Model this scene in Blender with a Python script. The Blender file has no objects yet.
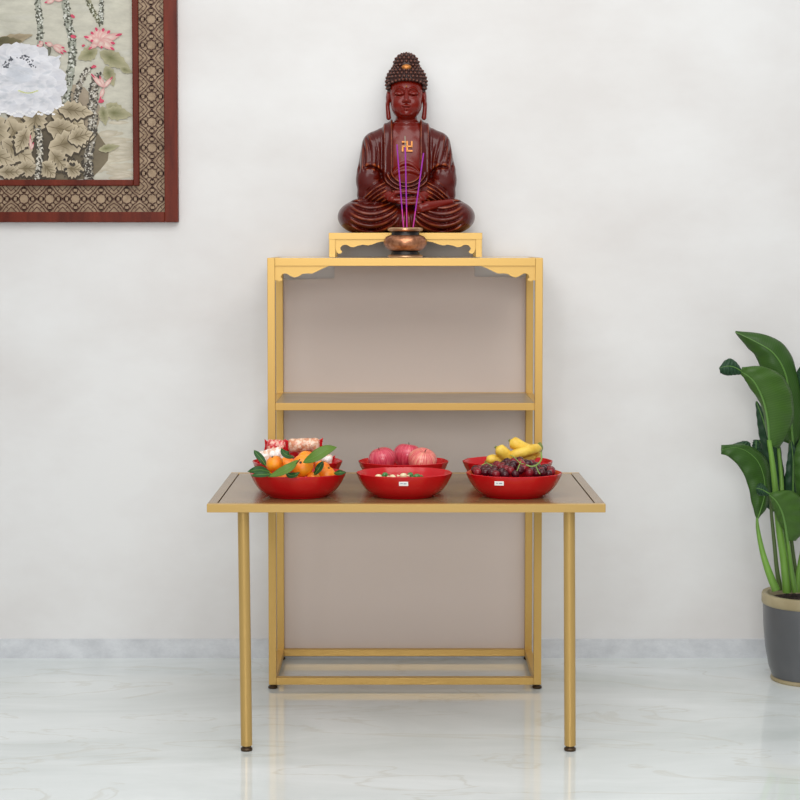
import bpy, bmesh, math, random
import numpy as np
from mathutils import Vector, Matrix
random.seed(7); rng = np.random.default_rng(7)
PI = math.pi
S = bpy.context.scene
COL = S.collection

# ------------------------------------------------------------------ camera
TH, F, SX, SY, H = 0.0521, 1720.9, 396.8, 331.15, 1.5252
cam = bpy.data.cameras.new('camera'); co = bpy.data.objects.new('camera', cam); COL.objects.link(co)
co.location = (0, 0, H); co.rotation_euler = (PI/2 - TH, 0, 0)
cam.sensor_fit = 'HORIZONTAL'; cam.sensor_width = 36; cam.lens = F/800*36
cam.shift_x = (400-SX)/800; cam.shift_y = -(400-SY)/800
cam.clip_start = .1; cam.clip_end = 100
S.camera = co

def at(px, py, Y):
    """world point seen at photo pixel (px,py) standing at distance Y"""
    a = (px-SX)/F; b = (SY-py)/F
    c, s = math.cos(TH), math.sin(TH)
    # d=Y*c-z*s ; z*c+Y*s=b*d
    z = (b*Y*c - Y*s)/(c + b*s)
    d = Y*c - z*s
    return Vector((a*d, Y, z+H))
def floor_at(px, py, Z=0.0):
    lo, hi = 2.0, 12.0
    for _ in range(60):
        m = (lo+hi)/2
        if at(px, py, m).z > Z: lo = m
        else: hi = m
    return at(px, py, lo)

# ------------------------------------------------------------------ colour / materials
def lin(c):
    return tuple(((v/255)/12.92 if v/255 <= .04045 else ((v/255+.055)/1.055)**2.4) for v in c)
def rgba(c): return (*lin(c), 1)
def mat(name, col, rough=.5, metal=0, coat=0, spec=.5, trans=0, sss=0):
    m = bpy.data.materials.new(name); m.use_nodes = True
    b = m.node_tree.nodes['Principled BSDF']
    b.inputs['Base Color'].default_value = rgba(col)
    b.inputs['Roughness'].default_value = rough
    b.inputs['Metallic'].default_value = metal
    b.inputs['Coat Weight'].default_value = coat
    b.inputs['Coat Roughness'].default_value = .1
    b.inputs['Specular IOR Level'].default_value = spec
    b.inputs['Transmission Weight'].default_value = trans
    if sss:
        b.inputs['Subsurface Weight'].default_value = sss
        b.inputs['Subsurface Radius'].default_value = (.01, .004, .002)
    return m
def N(m, t, **kw):
    n = m.node_tree.nodes.new(t)
    for k, v in kw.items(): setattr(n, k, v)
    return n
def L(m, a, b): m.node_tree.links.new(a, b)
def BS(m): return m.node_tree.nodes['Principled BSDF']
def noise_col(m, c1, c2, scale=5, detail=4, rough=.5, vscale=(1,1,1), lo=.35, hi=.65, coord='Object', dist=0, rot=(0,0,0)):
    tc = N(m, 'ShaderNodeTexCoord'); mp = N(m, 'ShaderNodeMapping'); mp.inputs['Scale'].default_value = vscale
    mp.inputs['Rotation'].default_value = rot
    L(m, tc.outputs[coord], mp.inputs['Vector'])
    n = N(m, 'ShaderNodeTexNoise'); n.inputs['Scale'].default_value = scale
    n.inputs['Detail'].default_value = detail; n.inputs['Roughness'].default_value = rough
    n.inputs['Distortion'].default_value = dist
    L(m, mp.outputs[0], n.inputs['Vector'])
    r = N(m, 'ShaderNodeValToRGB'); e = r.color_ramp.elements
    e[0].position = lo; e[0].color = rgba(c1); e[1].position = hi; e[1].color = rgba(c2)
    L(m, n.outputs['Fac'], r.inputs[0]); L(m, r.outputs[0], BS(m).inputs['Base Color'])
    return n, r, mp
def bump(m, scale, strength, dist=.002, coord='Object', detail=3, vscale=(1,1,1)):
    tc = N(m, 'ShaderNodeTexCoord'); mp = N(m, 'ShaderNodeMapping'); mp.inputs['Scale'].default_value = vscale
    L(m, tc.outputs[coord], mp.inputs[0])
    n = N(m, 'ShaderNodeTexNoise'); n.inputs['Scale'].default_value = scale; n.inputs['Detail'].default_value = detail
    L(m, mp.outputs[0], n.inputs['Vector'])
    b = N(m, 'ShaderNodeBump'); b.inputs['Strength'].default_value = strength; b.inputs['Distance'].default_value = dist
    L(m, n.outputs['Fac'], b.inputs['Height']); L(m, b.outputs[0], BS(m).inputs['Normal'])

M = {}
M['wall'] = mat('wall_paint', (224, 222, 219), .75, spec=.25)
noise_col(M['wall'], (219, 216, 213), (229, 228, 226), 1.3, 5, .6, (1, 1, 1.6))
bump(M['wall'], 60, .08)
M['base'] = mat('grey_marble_skirting', (190, 193, 198), .3)
noise_col(M['base'], (198, 200, 203), (220, 222, 224), 9, 8, .7, (1, 1, 1.5))
M['floor'] = mat('polished_marble', (215, 221, 217), .12, spec=.75)
def floor_nodes(m):
    n, r, mp = noise_col(m, (202, 208, 205), (232, 236, 235), 1.6, 9, .62, (.55, 1.5, 1), .3, .7, 'Object', .6, (0, 0, -.35))
    base_out = r.outputs[0]
    # thin veins
    mp2 = N(m, 'ShaderNodeMapping'); mp2.inputs['Scale'].default_value = (.7, 2.0, 1); mp2.inputs['Rotation'].default_value = (0, 0, -.5)
    tc = N(m, 'ShaderNodeTexCoord'); L(m, tc.outputs['Object'], mp2.inputs[0])
    n2 = N(m, 'ShaderNodeTexNoise'); n2.inputs['Scale'].default_value = 1.5; n2.inputs['Detail'].default_value = 6; n2.inputs['Distortion'].default_value = 1.2
    L(m, mp2.outputs[0], n2.inputs['Vector'])
    r2 = N(m, 'ShaderNodeValToRGB'); e = r2.color_ramp.elements
    e[0].position = .485; e[0].color = (0, 0, 0, 1); e[1].position = .5; e[1].color = (1, 1, 1, 1)
    x = r2.color_ramp.elements.new(.515); x.color = (0, 0, 0, 1)
    L(m, n2.outputs['Fac'], r2.inputs[0])
    mu = N(m, 'ShaderNodeMath', operation='MULTIPLY'); mu.inputs[1].default_value = .35
    L(m, r2.outputs[0], mu.inputs[0])
    mx = N(m, 'ShaderNodeMix', data_type='RGBA'); L(m, mu.outputs[0], mx.inputs[0])
    L(m, base_out, mx.inputs[6]); mx.inputs[7].default_value = rgba((190, 186, 170))
    L(m, mx.outputs[2], BS(m).inputs['Base Color'])
    # faint fine cloudy figure in the gloss
    n3 = N(m, 'ShaderNodeTexNoise'); n3.inputs['Scale'].default_value = 14; n3.inputs['Detail'].default_value = 5
    L(m, mp2.outputs[0], n3.inputs['Vector'])
    mr = N(m, 'ShaderNodeMapRange'); mr.inputs[3].default_value = .03; mr.inputs[4].default_value = .09
    L(m, n3.outputs['Fac'], mr.inputs[0]); L(m, mr.outputs[0], BS(m).inputs['Roughness'])
floor_nodes(M['floor'])
M['gold'] = mat('gold_painted_steel', (204, 164, 88), .38, .35)
M['gold_dull'] = mat('gold_tube_steel', (194, 158, 92), .35, .45)
M['board'] = mat('bronze_board', (158, 143, 122), .32, .25)
noise_col(M['board'], (150, 135, 113), (166, 151, 131), 30, 3, .5, (.2, 1, 1))
M['table_board'] = mat('bronze_table_board', (160, 140, 112), .2, .3, coat=.0)
noise_col(M['table_board'], (138, 110, 72), (150, 122, 84), 25, 3, .5, (.2, 1, 1))
M['topboard'] = mat('grey_top_board', (212, 215, 219), .3)
M['dark'] = mat('dark_bronze_foot', (74, 56, 36), .35, .6)
M['groove'] = mat('dark_groove', (60, 42, 28), .7)
def shade_sheet_mat():  # half-clear taupe that stands in for shade on the wall
    m = bpy.data.materials.new('taupe_shade_sheet'); m.use_nodes = True
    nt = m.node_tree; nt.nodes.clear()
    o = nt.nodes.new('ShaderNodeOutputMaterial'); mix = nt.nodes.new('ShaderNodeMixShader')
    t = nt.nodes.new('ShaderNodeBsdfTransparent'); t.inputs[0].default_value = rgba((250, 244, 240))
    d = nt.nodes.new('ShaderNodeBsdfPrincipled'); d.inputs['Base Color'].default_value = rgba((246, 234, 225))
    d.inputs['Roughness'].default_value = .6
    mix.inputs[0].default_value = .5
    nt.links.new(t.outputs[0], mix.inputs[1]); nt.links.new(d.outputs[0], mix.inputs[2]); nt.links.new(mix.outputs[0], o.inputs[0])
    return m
M['shade_sheet'] = shade_sheet_mat()
M['bowl'] = mat('red_plastic', (190, 4, 18), .25, coat=.1, spec=.4)
M['tag'] = mat('white_paper', (240, 240, 238), .6)
M['tagink'] = mat('blue_grey_ink', (130, 150, 170), .6)
M['orange'] = mat('tangerine_peel', (248, 140, 15), .38); bump(M['orange'], 350, .35, .001)
noise_col(M['orange'], (240, 118, 8), (252, 160, 25), 25, 2)
M['leaf'] = mat('citrus_leaf', (88, 118, 40), .45, spec=.3)
M['leafdark'] = mat('dark_citrus_leaf', (36, 76, 28), .45, spec=.3)
M['stem'] = mat('green_stem', (98, 140, 52), .5)
M['twig'] = mat('brown_twig', (70, 55, 35), .7)
def apple_mat(n, a, b, c):
    m = mat(n, a, .3, coat=.2)
    tc = N(m, 'ShaderNodeTexCoord'); se = N(m, 'ShaderNodeSeparateXYZ'); L(m, tc.outputs['Object'], se.inputs[0])
    an = N(m, 'ShaderNodeMath', operation='ARCTAN2'); L(m, se.outputs[1], an.inputs[0]); L(m, se.outputs[0], an.inputs[1])
    cb = N(m, 'ShaderNodeCombineXYZ'); L(m, an.outputs[0], cb.inputs[0]); L(m, se.outputs[2], cb.inputs[1])
    mp = N(m, 'ShaderNodeMapping'); mp.inputs['Scale'].default_value = (7, 9, 1); L(m, cb.outputs[0], mp.inputs[0])
    no = N(m, 'ShaderNodeTexNoise'); no.inputs['Scale'].default_value = 2; no.inputs['Detail'].default_value = 5; no.inputs['Roughness'].default_value = .7
    L(m, mp.outputs[0], no.inputs['Vector'])
    r = N(m, 'ShaderNodeValToRGB'); e = r.color_ramp.elements
    e[0].position = .36; e[0].color = rgba(a); e[1].position = .66; e[1].color = rgba(c)
    x = r.color_ramp.elements.new(.5); x.color = rgba(b)
    L(m, no.outputs['Fac'], r.inputs[0]); L(m, r.outputs[0], BS(m).inputs['Base Color'])
    return m
M['apple'] = apple_mat('rosy_apple_skin', (176, 30, 58), (205, 62, 86), (232, 130, 130))
M['apple2'] = apple_mat('pink_striped_apple_skin', (196, 52, 66), (226, 110, 108), (243, 190, 150))
M['apple3'] = apple_mat('orange_red_apple_skin', (190, 40, 20), (215, 70, 35), (230, 120, 60))
M['banana'] = mat('banana_skin', (236, 194, 62), .45)
noise_col(M['banana'], (222, 176, 52), (244, 208, 84), 40, 4, .6)
M['bananatip'] = mat('green_banana_tip', (110, 122, 52), .5)
M['grape'] = mat('grape_skin', (84, 16, 32), .2, spec=.4)
noise_col(M['grape'], (34, 5, 14), (78, 12, 24), 30, 3, .5)
M['grape2'] = mat('red_grape_skin', (130, 24, 36), .2, spec=.4)
noise_col(M['grape2'], (84, 10, 20), (138, 22, 34), 30, 3, .5)
M['grape_stem'] = mat('grape_stem', (122, 150, 62), .5)
M['wrapred'] = mat('red_wrapper', (205, 24, 36), .25, coat=.5)
M['wrapclear'] = mat('printed_clear_wrapper', (226, 178, 150), .22, coat=.6)
noise_col(M['wrapclear'], (214, 138, 100), (238, 206, 178), 90, 4, .6, (1, 1, 1), .42, .58); bump(M['wrapclear'], 60, .8, .004)
M['wrapmix'] = mat('red_printed_wrapper', (214, 70, 60), .25, coat=.6)
noise_col(M['wrapmix'], (204, 28, 38), (238, 180, 160), 110, 4, .6, (1, 1, 1), .45, .6); bump(M['wrapmix'], 60, .8, .004)
M['wrapwhite'] = mat('cream_wrapper', (236, 220, 205), .25, coat=.6)
noise_col(M['wrapwhite'], (226, 180, 150), (247, 240, 232), 70, 4, .6, (1, 1, 1), .42, .55); bump(M['wrapwhite'], 60, .8, .004)
M['sweetgreen'] = mat('green_foil', (52, 120, 50), .3, coat=.5)
M['sweetcream'] = mat('cream_foil', (226, 214, 170), .3, coat=.5)
M['copper'] = mat('antique_copper', (176, 116, 82), .34, .75)
noise_col(M['copper'], (112, 66, 44), (196, 136, 100), 22, 6, .7, (1, 1, 1), .35, .6); bump(M['copper'], 160, .5, .001)
M['copperrim'] = mat('polished_copper_rim', (200, 158, 120), .28, .85)
M['blacklac'] = mat('blackened_metal', (24, 18, 17), .35, .3)
M['ash'] = mat('incense_ash', (168, 158, 148), .9)
M['purple'] = mat('purple_incense', (150, 28, 158), .6)
M['ashtip'] = mat('grey_ash_tip', (150, 145, 125), .9)
M['pinkstick'] = mat('pink_incense_foot', (196, 50, 150), .6)

def lacquer(name, base, ridge, lo, hi, rough=.24, coat=.6):
    m = mat(name, base, rough, coat=coat, spec=.35)
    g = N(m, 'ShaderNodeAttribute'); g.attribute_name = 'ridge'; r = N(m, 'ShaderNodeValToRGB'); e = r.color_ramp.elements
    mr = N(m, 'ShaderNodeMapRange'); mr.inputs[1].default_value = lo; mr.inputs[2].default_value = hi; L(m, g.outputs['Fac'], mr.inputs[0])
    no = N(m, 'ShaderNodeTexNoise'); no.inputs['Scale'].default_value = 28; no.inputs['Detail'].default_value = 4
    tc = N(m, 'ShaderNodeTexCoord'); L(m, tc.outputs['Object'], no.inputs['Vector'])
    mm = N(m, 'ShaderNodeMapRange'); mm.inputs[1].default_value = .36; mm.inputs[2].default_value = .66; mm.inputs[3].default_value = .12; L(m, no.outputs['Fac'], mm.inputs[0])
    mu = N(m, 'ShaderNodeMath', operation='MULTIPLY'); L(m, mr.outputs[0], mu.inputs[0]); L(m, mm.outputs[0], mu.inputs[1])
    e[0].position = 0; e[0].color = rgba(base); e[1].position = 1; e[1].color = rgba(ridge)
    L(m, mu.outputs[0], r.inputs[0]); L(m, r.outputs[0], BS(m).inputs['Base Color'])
    return m
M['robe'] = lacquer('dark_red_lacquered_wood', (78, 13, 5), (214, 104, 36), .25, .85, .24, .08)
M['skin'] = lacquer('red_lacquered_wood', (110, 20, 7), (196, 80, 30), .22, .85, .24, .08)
M['hair'] = mat('brown_lacquered_wood', (58, 30, 24), .4, spec=.4)
M['hairtip'] = mat('lighter_brown_wood', (118, 66, 48), .35, spec=.4)  # lighter brown for the curl tips
M['giltmark'] = mat('gilt', (184, 116, 52), .35, .5)
M['potgrey'] = mat('grey_glazed_pot', (96, 97, 99), .35, coat=.3)
noise_col(M['potgrey'], (80, 81, 83), (90, 91, 93), 6, 3)
M['pottan'] = mat('tan_pot_rim', (160, 146, 112), .5)
noise_col(M['pottan'], (150, 136, 102), (170, 157, 124), 12, 4)
M['soil'] = mat('dark_soil', (48, 34, 28), .95); noise_col(M['soil'], (30, 20, 16), (66, 47, 38), 90, 5); bump(M['soil'], 120, 1, .01)
def plant_leaf(name, a, b, vein):
    m = mat(name, a, .42, spec=.3)
    uv = N(m, 'ShaderNodeUVMap'); se = N(m, 'ShaderNodeSeparateXYZ'); L(m, uv.outputs[0], se.inputs[0])
    # side veins: stripes slanting off the midrib
    ab = N(m, 'ShaderNodeMath', operation='ABSOLUTE'); L(m, se.outputs[0], ab.inputs[0])
    mu = N(m, 'ShaderNodeMath', operation='MULTIPLY_ADD'); mu.inputs[1].default_value = -.12; L(m, ab.outputs[0], mu.inputs[0]); L(m, se.outputs[1], mu.inputs[2])
    cb = N(m, 'ShaderNodeCombineXYZ'); L(m, mu.outputs[0], cb.inputs[0])
    w = N(m, 'ShaderNodeTexWave'); w.inputs['Scale'].default_value = 9; w.inputs['Distortion'].default_value = 1.2; w.inputs['Detail'].default_value = 2
    L(m, cb.outputs[0], w.inputs['Vector'])
    r = N(m, 'ShaderNodeValToRGB'); e = r.color_ramp.elements
    e[0].position = 0; e[0].color = rgba(a); e[1].position = 1; e[1].color = rgba(b)
    L(m, w.outputs['Fac'], r.inputs[0])
    L(m, r.outputs[0], BS(m).inputs['Base Color'])
    bp = N(m, 'ShaderNodeBump'); bp.inputs['Strength'].default_value = .12; bp.inputs['Distance'].default_value = .003
    L(m, w.outputs['Fac'], bp.inputs['Height']); L(m, bp.outputs[0], BS(m).inputs['Normal'])
    return m
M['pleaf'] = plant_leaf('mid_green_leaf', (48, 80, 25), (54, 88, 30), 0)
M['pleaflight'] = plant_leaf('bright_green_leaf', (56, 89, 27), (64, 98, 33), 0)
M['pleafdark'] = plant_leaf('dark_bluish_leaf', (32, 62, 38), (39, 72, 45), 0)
M['midrib'] = mat('pale_green_midrib', (94, 136, 60), .4)
M['pstem'] = mat('green_leaf_stalk', (98, 142, 52), .4); noise_col(M['pstem'], (84, 122, 44), (116, 160, 62), 12, 3, .5, (1, 1, .2))
M['pstemdark'] = mat('olive_leaf_stalk', (76, 96, 44), .45)
M['frame'] = mat('reddish_brown_wood', (104, 38, 26), .45, spec=.2)
noise_col(M['frame'], (84, 28, 15), (114, 44, 26), 18, 5, .6, (1, 1, .15))
M['inlay'] = mat('tan_inlay', (172, 146, 118), .6); noise_col(M['inlay'], (140, 116, 90), (166, 142, 114), 40, 4)
M['lattice'] = mat('dark_brown_lattice', (88, 54, 34), .5)
def vcol_mat():
    m = mat('painted_canvas', (200, 198, 182), .7)
    a = N(m, 'ShaderNodeVertexColor'); a.layer_name = 'paint'
    tc = N(m, 'ShaderNodeTexCoord'); mp = N(m, 'ShaderNodeMapping'); mp.inputs['Scale'].default_value = (1, 1, 2.5); L(m, tc.outputs['Object'], mp.inputs[0])
    no = N(m, 'ShaderNodeTexNoise'); no.inputs['Scale'].default_value = 14; no.inputs['Detail'].default_value = 6; no.inputs['Roughness'].default_value = .65; L(m, mp.outputs[0], no.inputs['Vector'])
    mr = N(m, 'ShaderNodeMapRange'); mr.inputs[1].default_value = .25; mr.inputs[2].default_value = .75; mr.inputs[3].default_value = .8; mr.inputs[4].default_value = 1.16
    L(m, no.outputs['Fac'], mr.inputs[0])
    vm = N(m, 'ShaderNodeVectorMath', operation='SCALE'); L(m, a.outputs[0], vm.inputs[0]); L(m, mr.outputs[0], vm.inputs[3])
    L(m, vm.outputs[0], BS(m).inputs['Base Color'])
    return m
M['paint'] = vcol_mat()

# ------------------------------------------------------------------ object helpers
def finish(name, bm, m, parent=None, smooth=True, loc=None, bevel=0, auto=35):
    me = bpy.data.meshes.new(name); bmesh.ops.recalc_face_normals(bm, faces=bm.faces)
    bm.to_mesh(me); bm.free()
    for x in (m if isinstance(m, (list, tuple)) else [m]): me.materials.append(x)
    o = bpy.data.objects.new(name, me); COL.objects.link(o)
    if smooth:
        me.polygons.foreach_set('use_smooth', [True]*len(me.polygons))
        if auto and auto < 90:
            try: me.set_sharp_from_angle(angle=math.radians(auto))
            except Exception: pass
    if parent is not None: o.parent = parent
    if loc is not None: o.location = loc
    if bevel:
        b = o.modifiers.new('bevel', 'BEVEL'); b.width = bevel; b.segments = 2; b.limit_method = 'ANGLE'
    return o
def thing(name, label, cat, loc=(0, 0, 0), rz=0, group=None):
    o = bpy.data.objects.new(name, None); COL.objects.link(o); o.empty_display_size = .05
    o.location = loc; o.rotation_euler = (0, 0, rz); tag(o, label, cat, group); return o
def tag(o, label, cat, group=None):
    o['label'] = label; o['category'] = cat
    if group: o['group'] = group
    return o
def box(bm, x0, x1, y0, y1, z0, z1, mi=0):
    vs = [bm.verts.new((x, y, z)) for z in (z0, z1) for y in (y0, y1) for x in (x0, x1)]
    for f in ((0, 1, 3, 2), (4, 6, 7, 5), (0, 4, 5, 1), (2, 3, 7, 6), (0, 2, 6, 4), (1, 5, 7, 3)):
        fc = bm.faces.new([vs[i] for i in f]); fc.material_index = mi
def boxobj(name, x0, x1, y0, y1, z0, z1, m, parent=None, bevel=0):
    bm = bmesh.new(); box(bm, x0, x1, y0, y1, z0, z1); return finish(name, bm, m, parent, False, bevel=bevel)
def lathe(bm, prof, seg=48, c=(0, 0, 0), sx=1, sy=1, fn=None, mi=0, matf=None):
    rows = []
    for r, z in prof:
        row = []
        for k in range(seg):
            a = 2*PI*k/seg; rr = r*(fn(a, z) if fn else 1)
            row.append(bm.verts.new((c[0]+rr*sx*math.cos(a), c[1]+rr*sy*math.sin(a), c[2]+z)))
        rows.append(row)
    for i in range(len(rows)-1):
        for k in range(seg):
            f = bm.faces.new((rows[i][k], rows[i][(k+1) % seg], rows[i+1][(k+1) % seg], rows[i+1][k]))
            f.material_index = matf(i) if matf else mi
    if prof[0][0] > 1e-6: bm.faces.new(rows[0][::-1]).material_index = mi
    if prof[-1][0] > 1e-6: bm.faces.new(rows[-1]).material_index = mi
    bmesh.ops.remove_doubles(bm, verts=bm.verts, dist=1e-6)
def crom(pts, n):
    P = [Vector(p) for p in pts]; P = [P[0]*2-P[1]] + P + [P[-1]*2-P[-2]]
    out = []; segs = len(pts)-1
    for j in range(n+1):
        t = j/n*segs; i = min(int(t), segs-1); u = t-i
        a, b, c, d = P[i:i+4]
        out.append(.5*((2*b)+(c-a)*u+(2*a-5*b+4*c-d)*u*u+(3*b-a-3*c+d)*u**3))
    return out
def tube(bm, pts, rad, n=24, seg=10, mi=0, raw=False):
    P = [Vector(p) for p in pts] if raw else crom(pts, n)
    R = rad if callable(rad) else (lambda t: rad)
    up = Vector((0, 1, .13)).normalized(); rows = []
    for i, p in enumerate(P):
        d = (P[min(i+1, len(P)-1)]-P[max(i-1, 0)]).normalized()
        s = d.cross(up)
        if s.length < 1e-4: s = d.cross(Vector((1, 0, 0)))
        s.normalize(); u = s.cross(d).normalized(); r = R(i/(len(P)-1))
        rows.append([bm.verts.new(p+(s*math.cos(2*PI*k/seg)+u*math.sin(2*PI*k/seg))*r) for k in range(seg)])
    for i in range(len(rows)-1):
        for k in range(seg):
            bm.faces.new((rows[i][k], rows[i][(k+1) % seg], rows[i+1][(k+1) % seg], rows[i+1][k])).material_index = mi
    bm.faces.new(rows[0][::-1]).material_index = mi; bm.faces.new(rows[-1]).material_index = mi
def prism(bm, poly, y0, y1, mi=0):
    """poly: (x,z) outline extruded between y0 and y1"""
    a = [bm.verts.new((x, y0, z)) for x, z in poly]; b = [bm.verts.new((x, y1, z)) for x, z in poly]
    n = len(poly)
    bm.faces.new(a).material_index = mi; bm.faces.new(b[::-1]).material_index = mi
    for i in range(n): bm.faces.new((a[i], b[i], b[(i+1) % n], a[(i+1) % n])).material_index = mi

# ------------------------------------------------------------------ setting
WALL = 6.250
def struct(o): o['kind'] = 'structure'; return o
struct(boxobj('floor', -4.2, 4.2, -1.5, WALL, -.05, 0, M['floor']))
struct(boxobj('wall_back', -4.2, 4.2, WALL, WALL+.12, 0, 3.2, M['wall']))
zb = at(400, 639.3, WALL-.012).z
struct(boxobj('baseboard_back', -4.2, 4.2, WALL-.012, WALL, 0, zb, M['base']))

# ------------------------------------------------------------------ shelving unit
CX, W, DS, DD, HS, T = .0279, .9292, 5.8, .4050, 1.4696, .026
shelf = thing('altar_shelf', 'tall gold metal open shelf unit with scalloped corner brackets standing against the wall', 'shelf', (CX, DS, 0))
xl, xr, yf, yb = -W/2, W/2, 0.0, DD+T
ZB = .0145
zm = .978
g = M['gold']
for sx_ in (-1, 1):
    for y0 in (yf, DD):
        x0 = xl if sx_ < 0 else xr-T
        boxobj('post', x0, x0+T, y0, y0+T, ZB, HS, g, shelf, .0015)
        bm = bmesh.new(); lathe(bm, [(.010, .006), (.010, .0146)], 20, (x0+T/2, y0+T/2, 0)); lathe(bm, [(.0145, 0), (.0165, .002), (.0165, .006), (.014, .0085)], 24, (x0+T/2, y0+T/2, 0))
        finish('foot', bm, M['dark'], shelf)
TB = .024
def rail(z0, z1, xs=True, front=True, left=True, name='rail'):
    if xs:
        y0 = yf if front else DD
        return boxobj(name, xl+T, xr-T, y0+.0005, y0+T-.0005, z0, z1, g, shelf, .001)
    x0 = xl if left else xr-T
    return boxobj(name, x0+.0005, x0+T-.0005, yf+T, DD, z0, z1, g, shelf, .001)
for (a, b) in ((ZB, ZB+TB), (zm-.024, zm), (HS-.027, HS)):
    for fr in (True, False): rail(a, b, True, fr)
    for lf in (True, False): rail(a, b, False, True, lf)
boxobj('shelf_board', xl+T, xr-T, yf+T, DD, zm-.016, zm-.001, M['board'], shelf)
boxobj('top_board', xl+T, xr-T, yf+T, DD, HS-.016, HS-.001, M['topboard'], shelf)
# scalloped corner brackets (outline read off the photograph, in millimetres from the inner corner)
brk = [(0, 0), (0, -50), (7, -47), (13, -53), (24, -49), (26, -45), (19, -38), (23, -29), (31, -25), (40, -26), (52, -34), (66, -39), (80, -35), (92, -27), (108, -25), (124, -26), (140, -19), (160, -9), (182, 0)]
for s in (-1, 1):
    poly = [(s*(W/2-T-x/1000), HS-.027+z/1000) for x, z in brk]
    bm = bmesh.new(); prism(bm, poly, yf+.006, yf+.016)
    finish('corner_bracket', bm, g, shelf, False)
# added taupe sheet behind the rear frame, imitating wall shade; notched upper corners
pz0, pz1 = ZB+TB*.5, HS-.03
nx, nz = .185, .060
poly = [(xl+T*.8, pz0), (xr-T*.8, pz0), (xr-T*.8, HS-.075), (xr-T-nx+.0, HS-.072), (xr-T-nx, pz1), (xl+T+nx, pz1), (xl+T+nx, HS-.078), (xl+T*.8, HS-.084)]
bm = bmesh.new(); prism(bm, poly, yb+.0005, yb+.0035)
finish('back_shade_sheet', bm, M['shade_sheet'], shelf, False)['label'] = 'taupe tinted sheet added for the shade on the wall, with notched upper corners'

# ------------------------------------------------------------------ riser on the top
RY = 5.985
lx, rx_ = at(329, 250, RY).x, at(482, 250, RY).x
ztop = at(405, 232.8, RY).z
riser = thing('altar_riser', 'low gold bench with a scalloped apron on top of the shelf unit', 'riser', ((lx+rx_)/2, RY, HS))
w2 = (rx_-lx)/2; rh = ztop-HS; rd = WALL-RY-.03; t = .022
for s in (-1, 1):
    for y0 in (0, rd-t):
        x0 = -w2 if s < 0 else w2-t
        boxobj('leg', x0, x0+t, y0, y0+t, .0, rh-.004, g, riser, .001)
boxobj('top_board', -w2-.001, w2+.001, -.001, rd, rh-.023, rh, g, riser, .001)
ap = [(0, 0), (0, -33), (5, -44), (12, -50), (20, -48), (24, -42), (18, -36), (17, -29), (24, -21), (34, -18), (42, -20), (52, -26), (64, -27), (78, -22), (96, -18), (112, -21), (130, -17), (148, -10), (170, -6), (200, -9), (w2*1000-t*1000, -12)]
poly = [(-(w2-t)+x/1000, rh-.023+z/1000) for x, z in ap]
poly = poly + [(-x, z) for x, z in poly[::-1][1:]]
bm = bmesh.new(); prism(bm, poly, .005, .013); finish('apron', bm, g, riser, False)

# ------------------------------------------------------------------ table
TW, TD, TZ = 1.1782, .7521, .75
def tz(Y): return TZ-.0085*(Y-(DS-TD))      # the top dips very slightly towards the shelf unit
table = thing('offering_table', 'wide gold framed table with bronze top and two round front legs, carrying red bowls', 'table', (CX, DS-TD, 0))
hw = TW/2; th = .0245; TDD = TD-.0008
gd = M['gold_dull']
boxobj('front_rail', -hw, hw, 0, .028, TZ-th, TZ, gd, table, .001)
boxobj('rear_rail', -hw, hw, TDD-.02, TDD, TZ-th, TZ, gd, table, .001)
for s in (-1, 1):
    a, b = sorted((s*hw, s*(hw-.028)))
    boxobj('side_rail', a, b, .028, TDD-.02, TZ-th, TZ, M['table_board'], table, .001)
    a, b = sorted((s*(hw-.028), s*(hw-.032)))
    boxobj('seam', a, b, .028, TDD-.02, TZ-th+.004, TZ-.006, M['groove'], table)
boxobj('table_board', -hw+.032, hw-.032, .028, TDD-.02, TZ-.018, TZ-.0005, M['table_board'], table)
for o in table.children:
    for v in o.data.vertices: v.co.z -= .0085*v.co.y
for (tx, bx) in ((243.3, 246.6), (569.2, 570)):
    Yl = DS-TD+.045
    p1 = at(tx, 512, Yl); p0 = at(bx, 749, Yl)
    a = Vector((p0.x-CX, .045, .016)); b = Vector((p1.x-CX, .045, TZ-th))
    bm = bmesh.new(); tube(bm, [a, b], .0172, raw=True, seg=28); lg = finish('leg', bm, gd, table)
    bm = bmesh.new(); lathe(bm, [(.013, .006), (.013, .0165)], 24, (a.x, a.y, 0)); lathe(bm, [(.017, 0), (.0178, .003), (.0178, .006), (.015, .009)], 28, (a.x, a.y, 0))
    finish('foot_cap', bm, M['dark'], lg)

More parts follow.
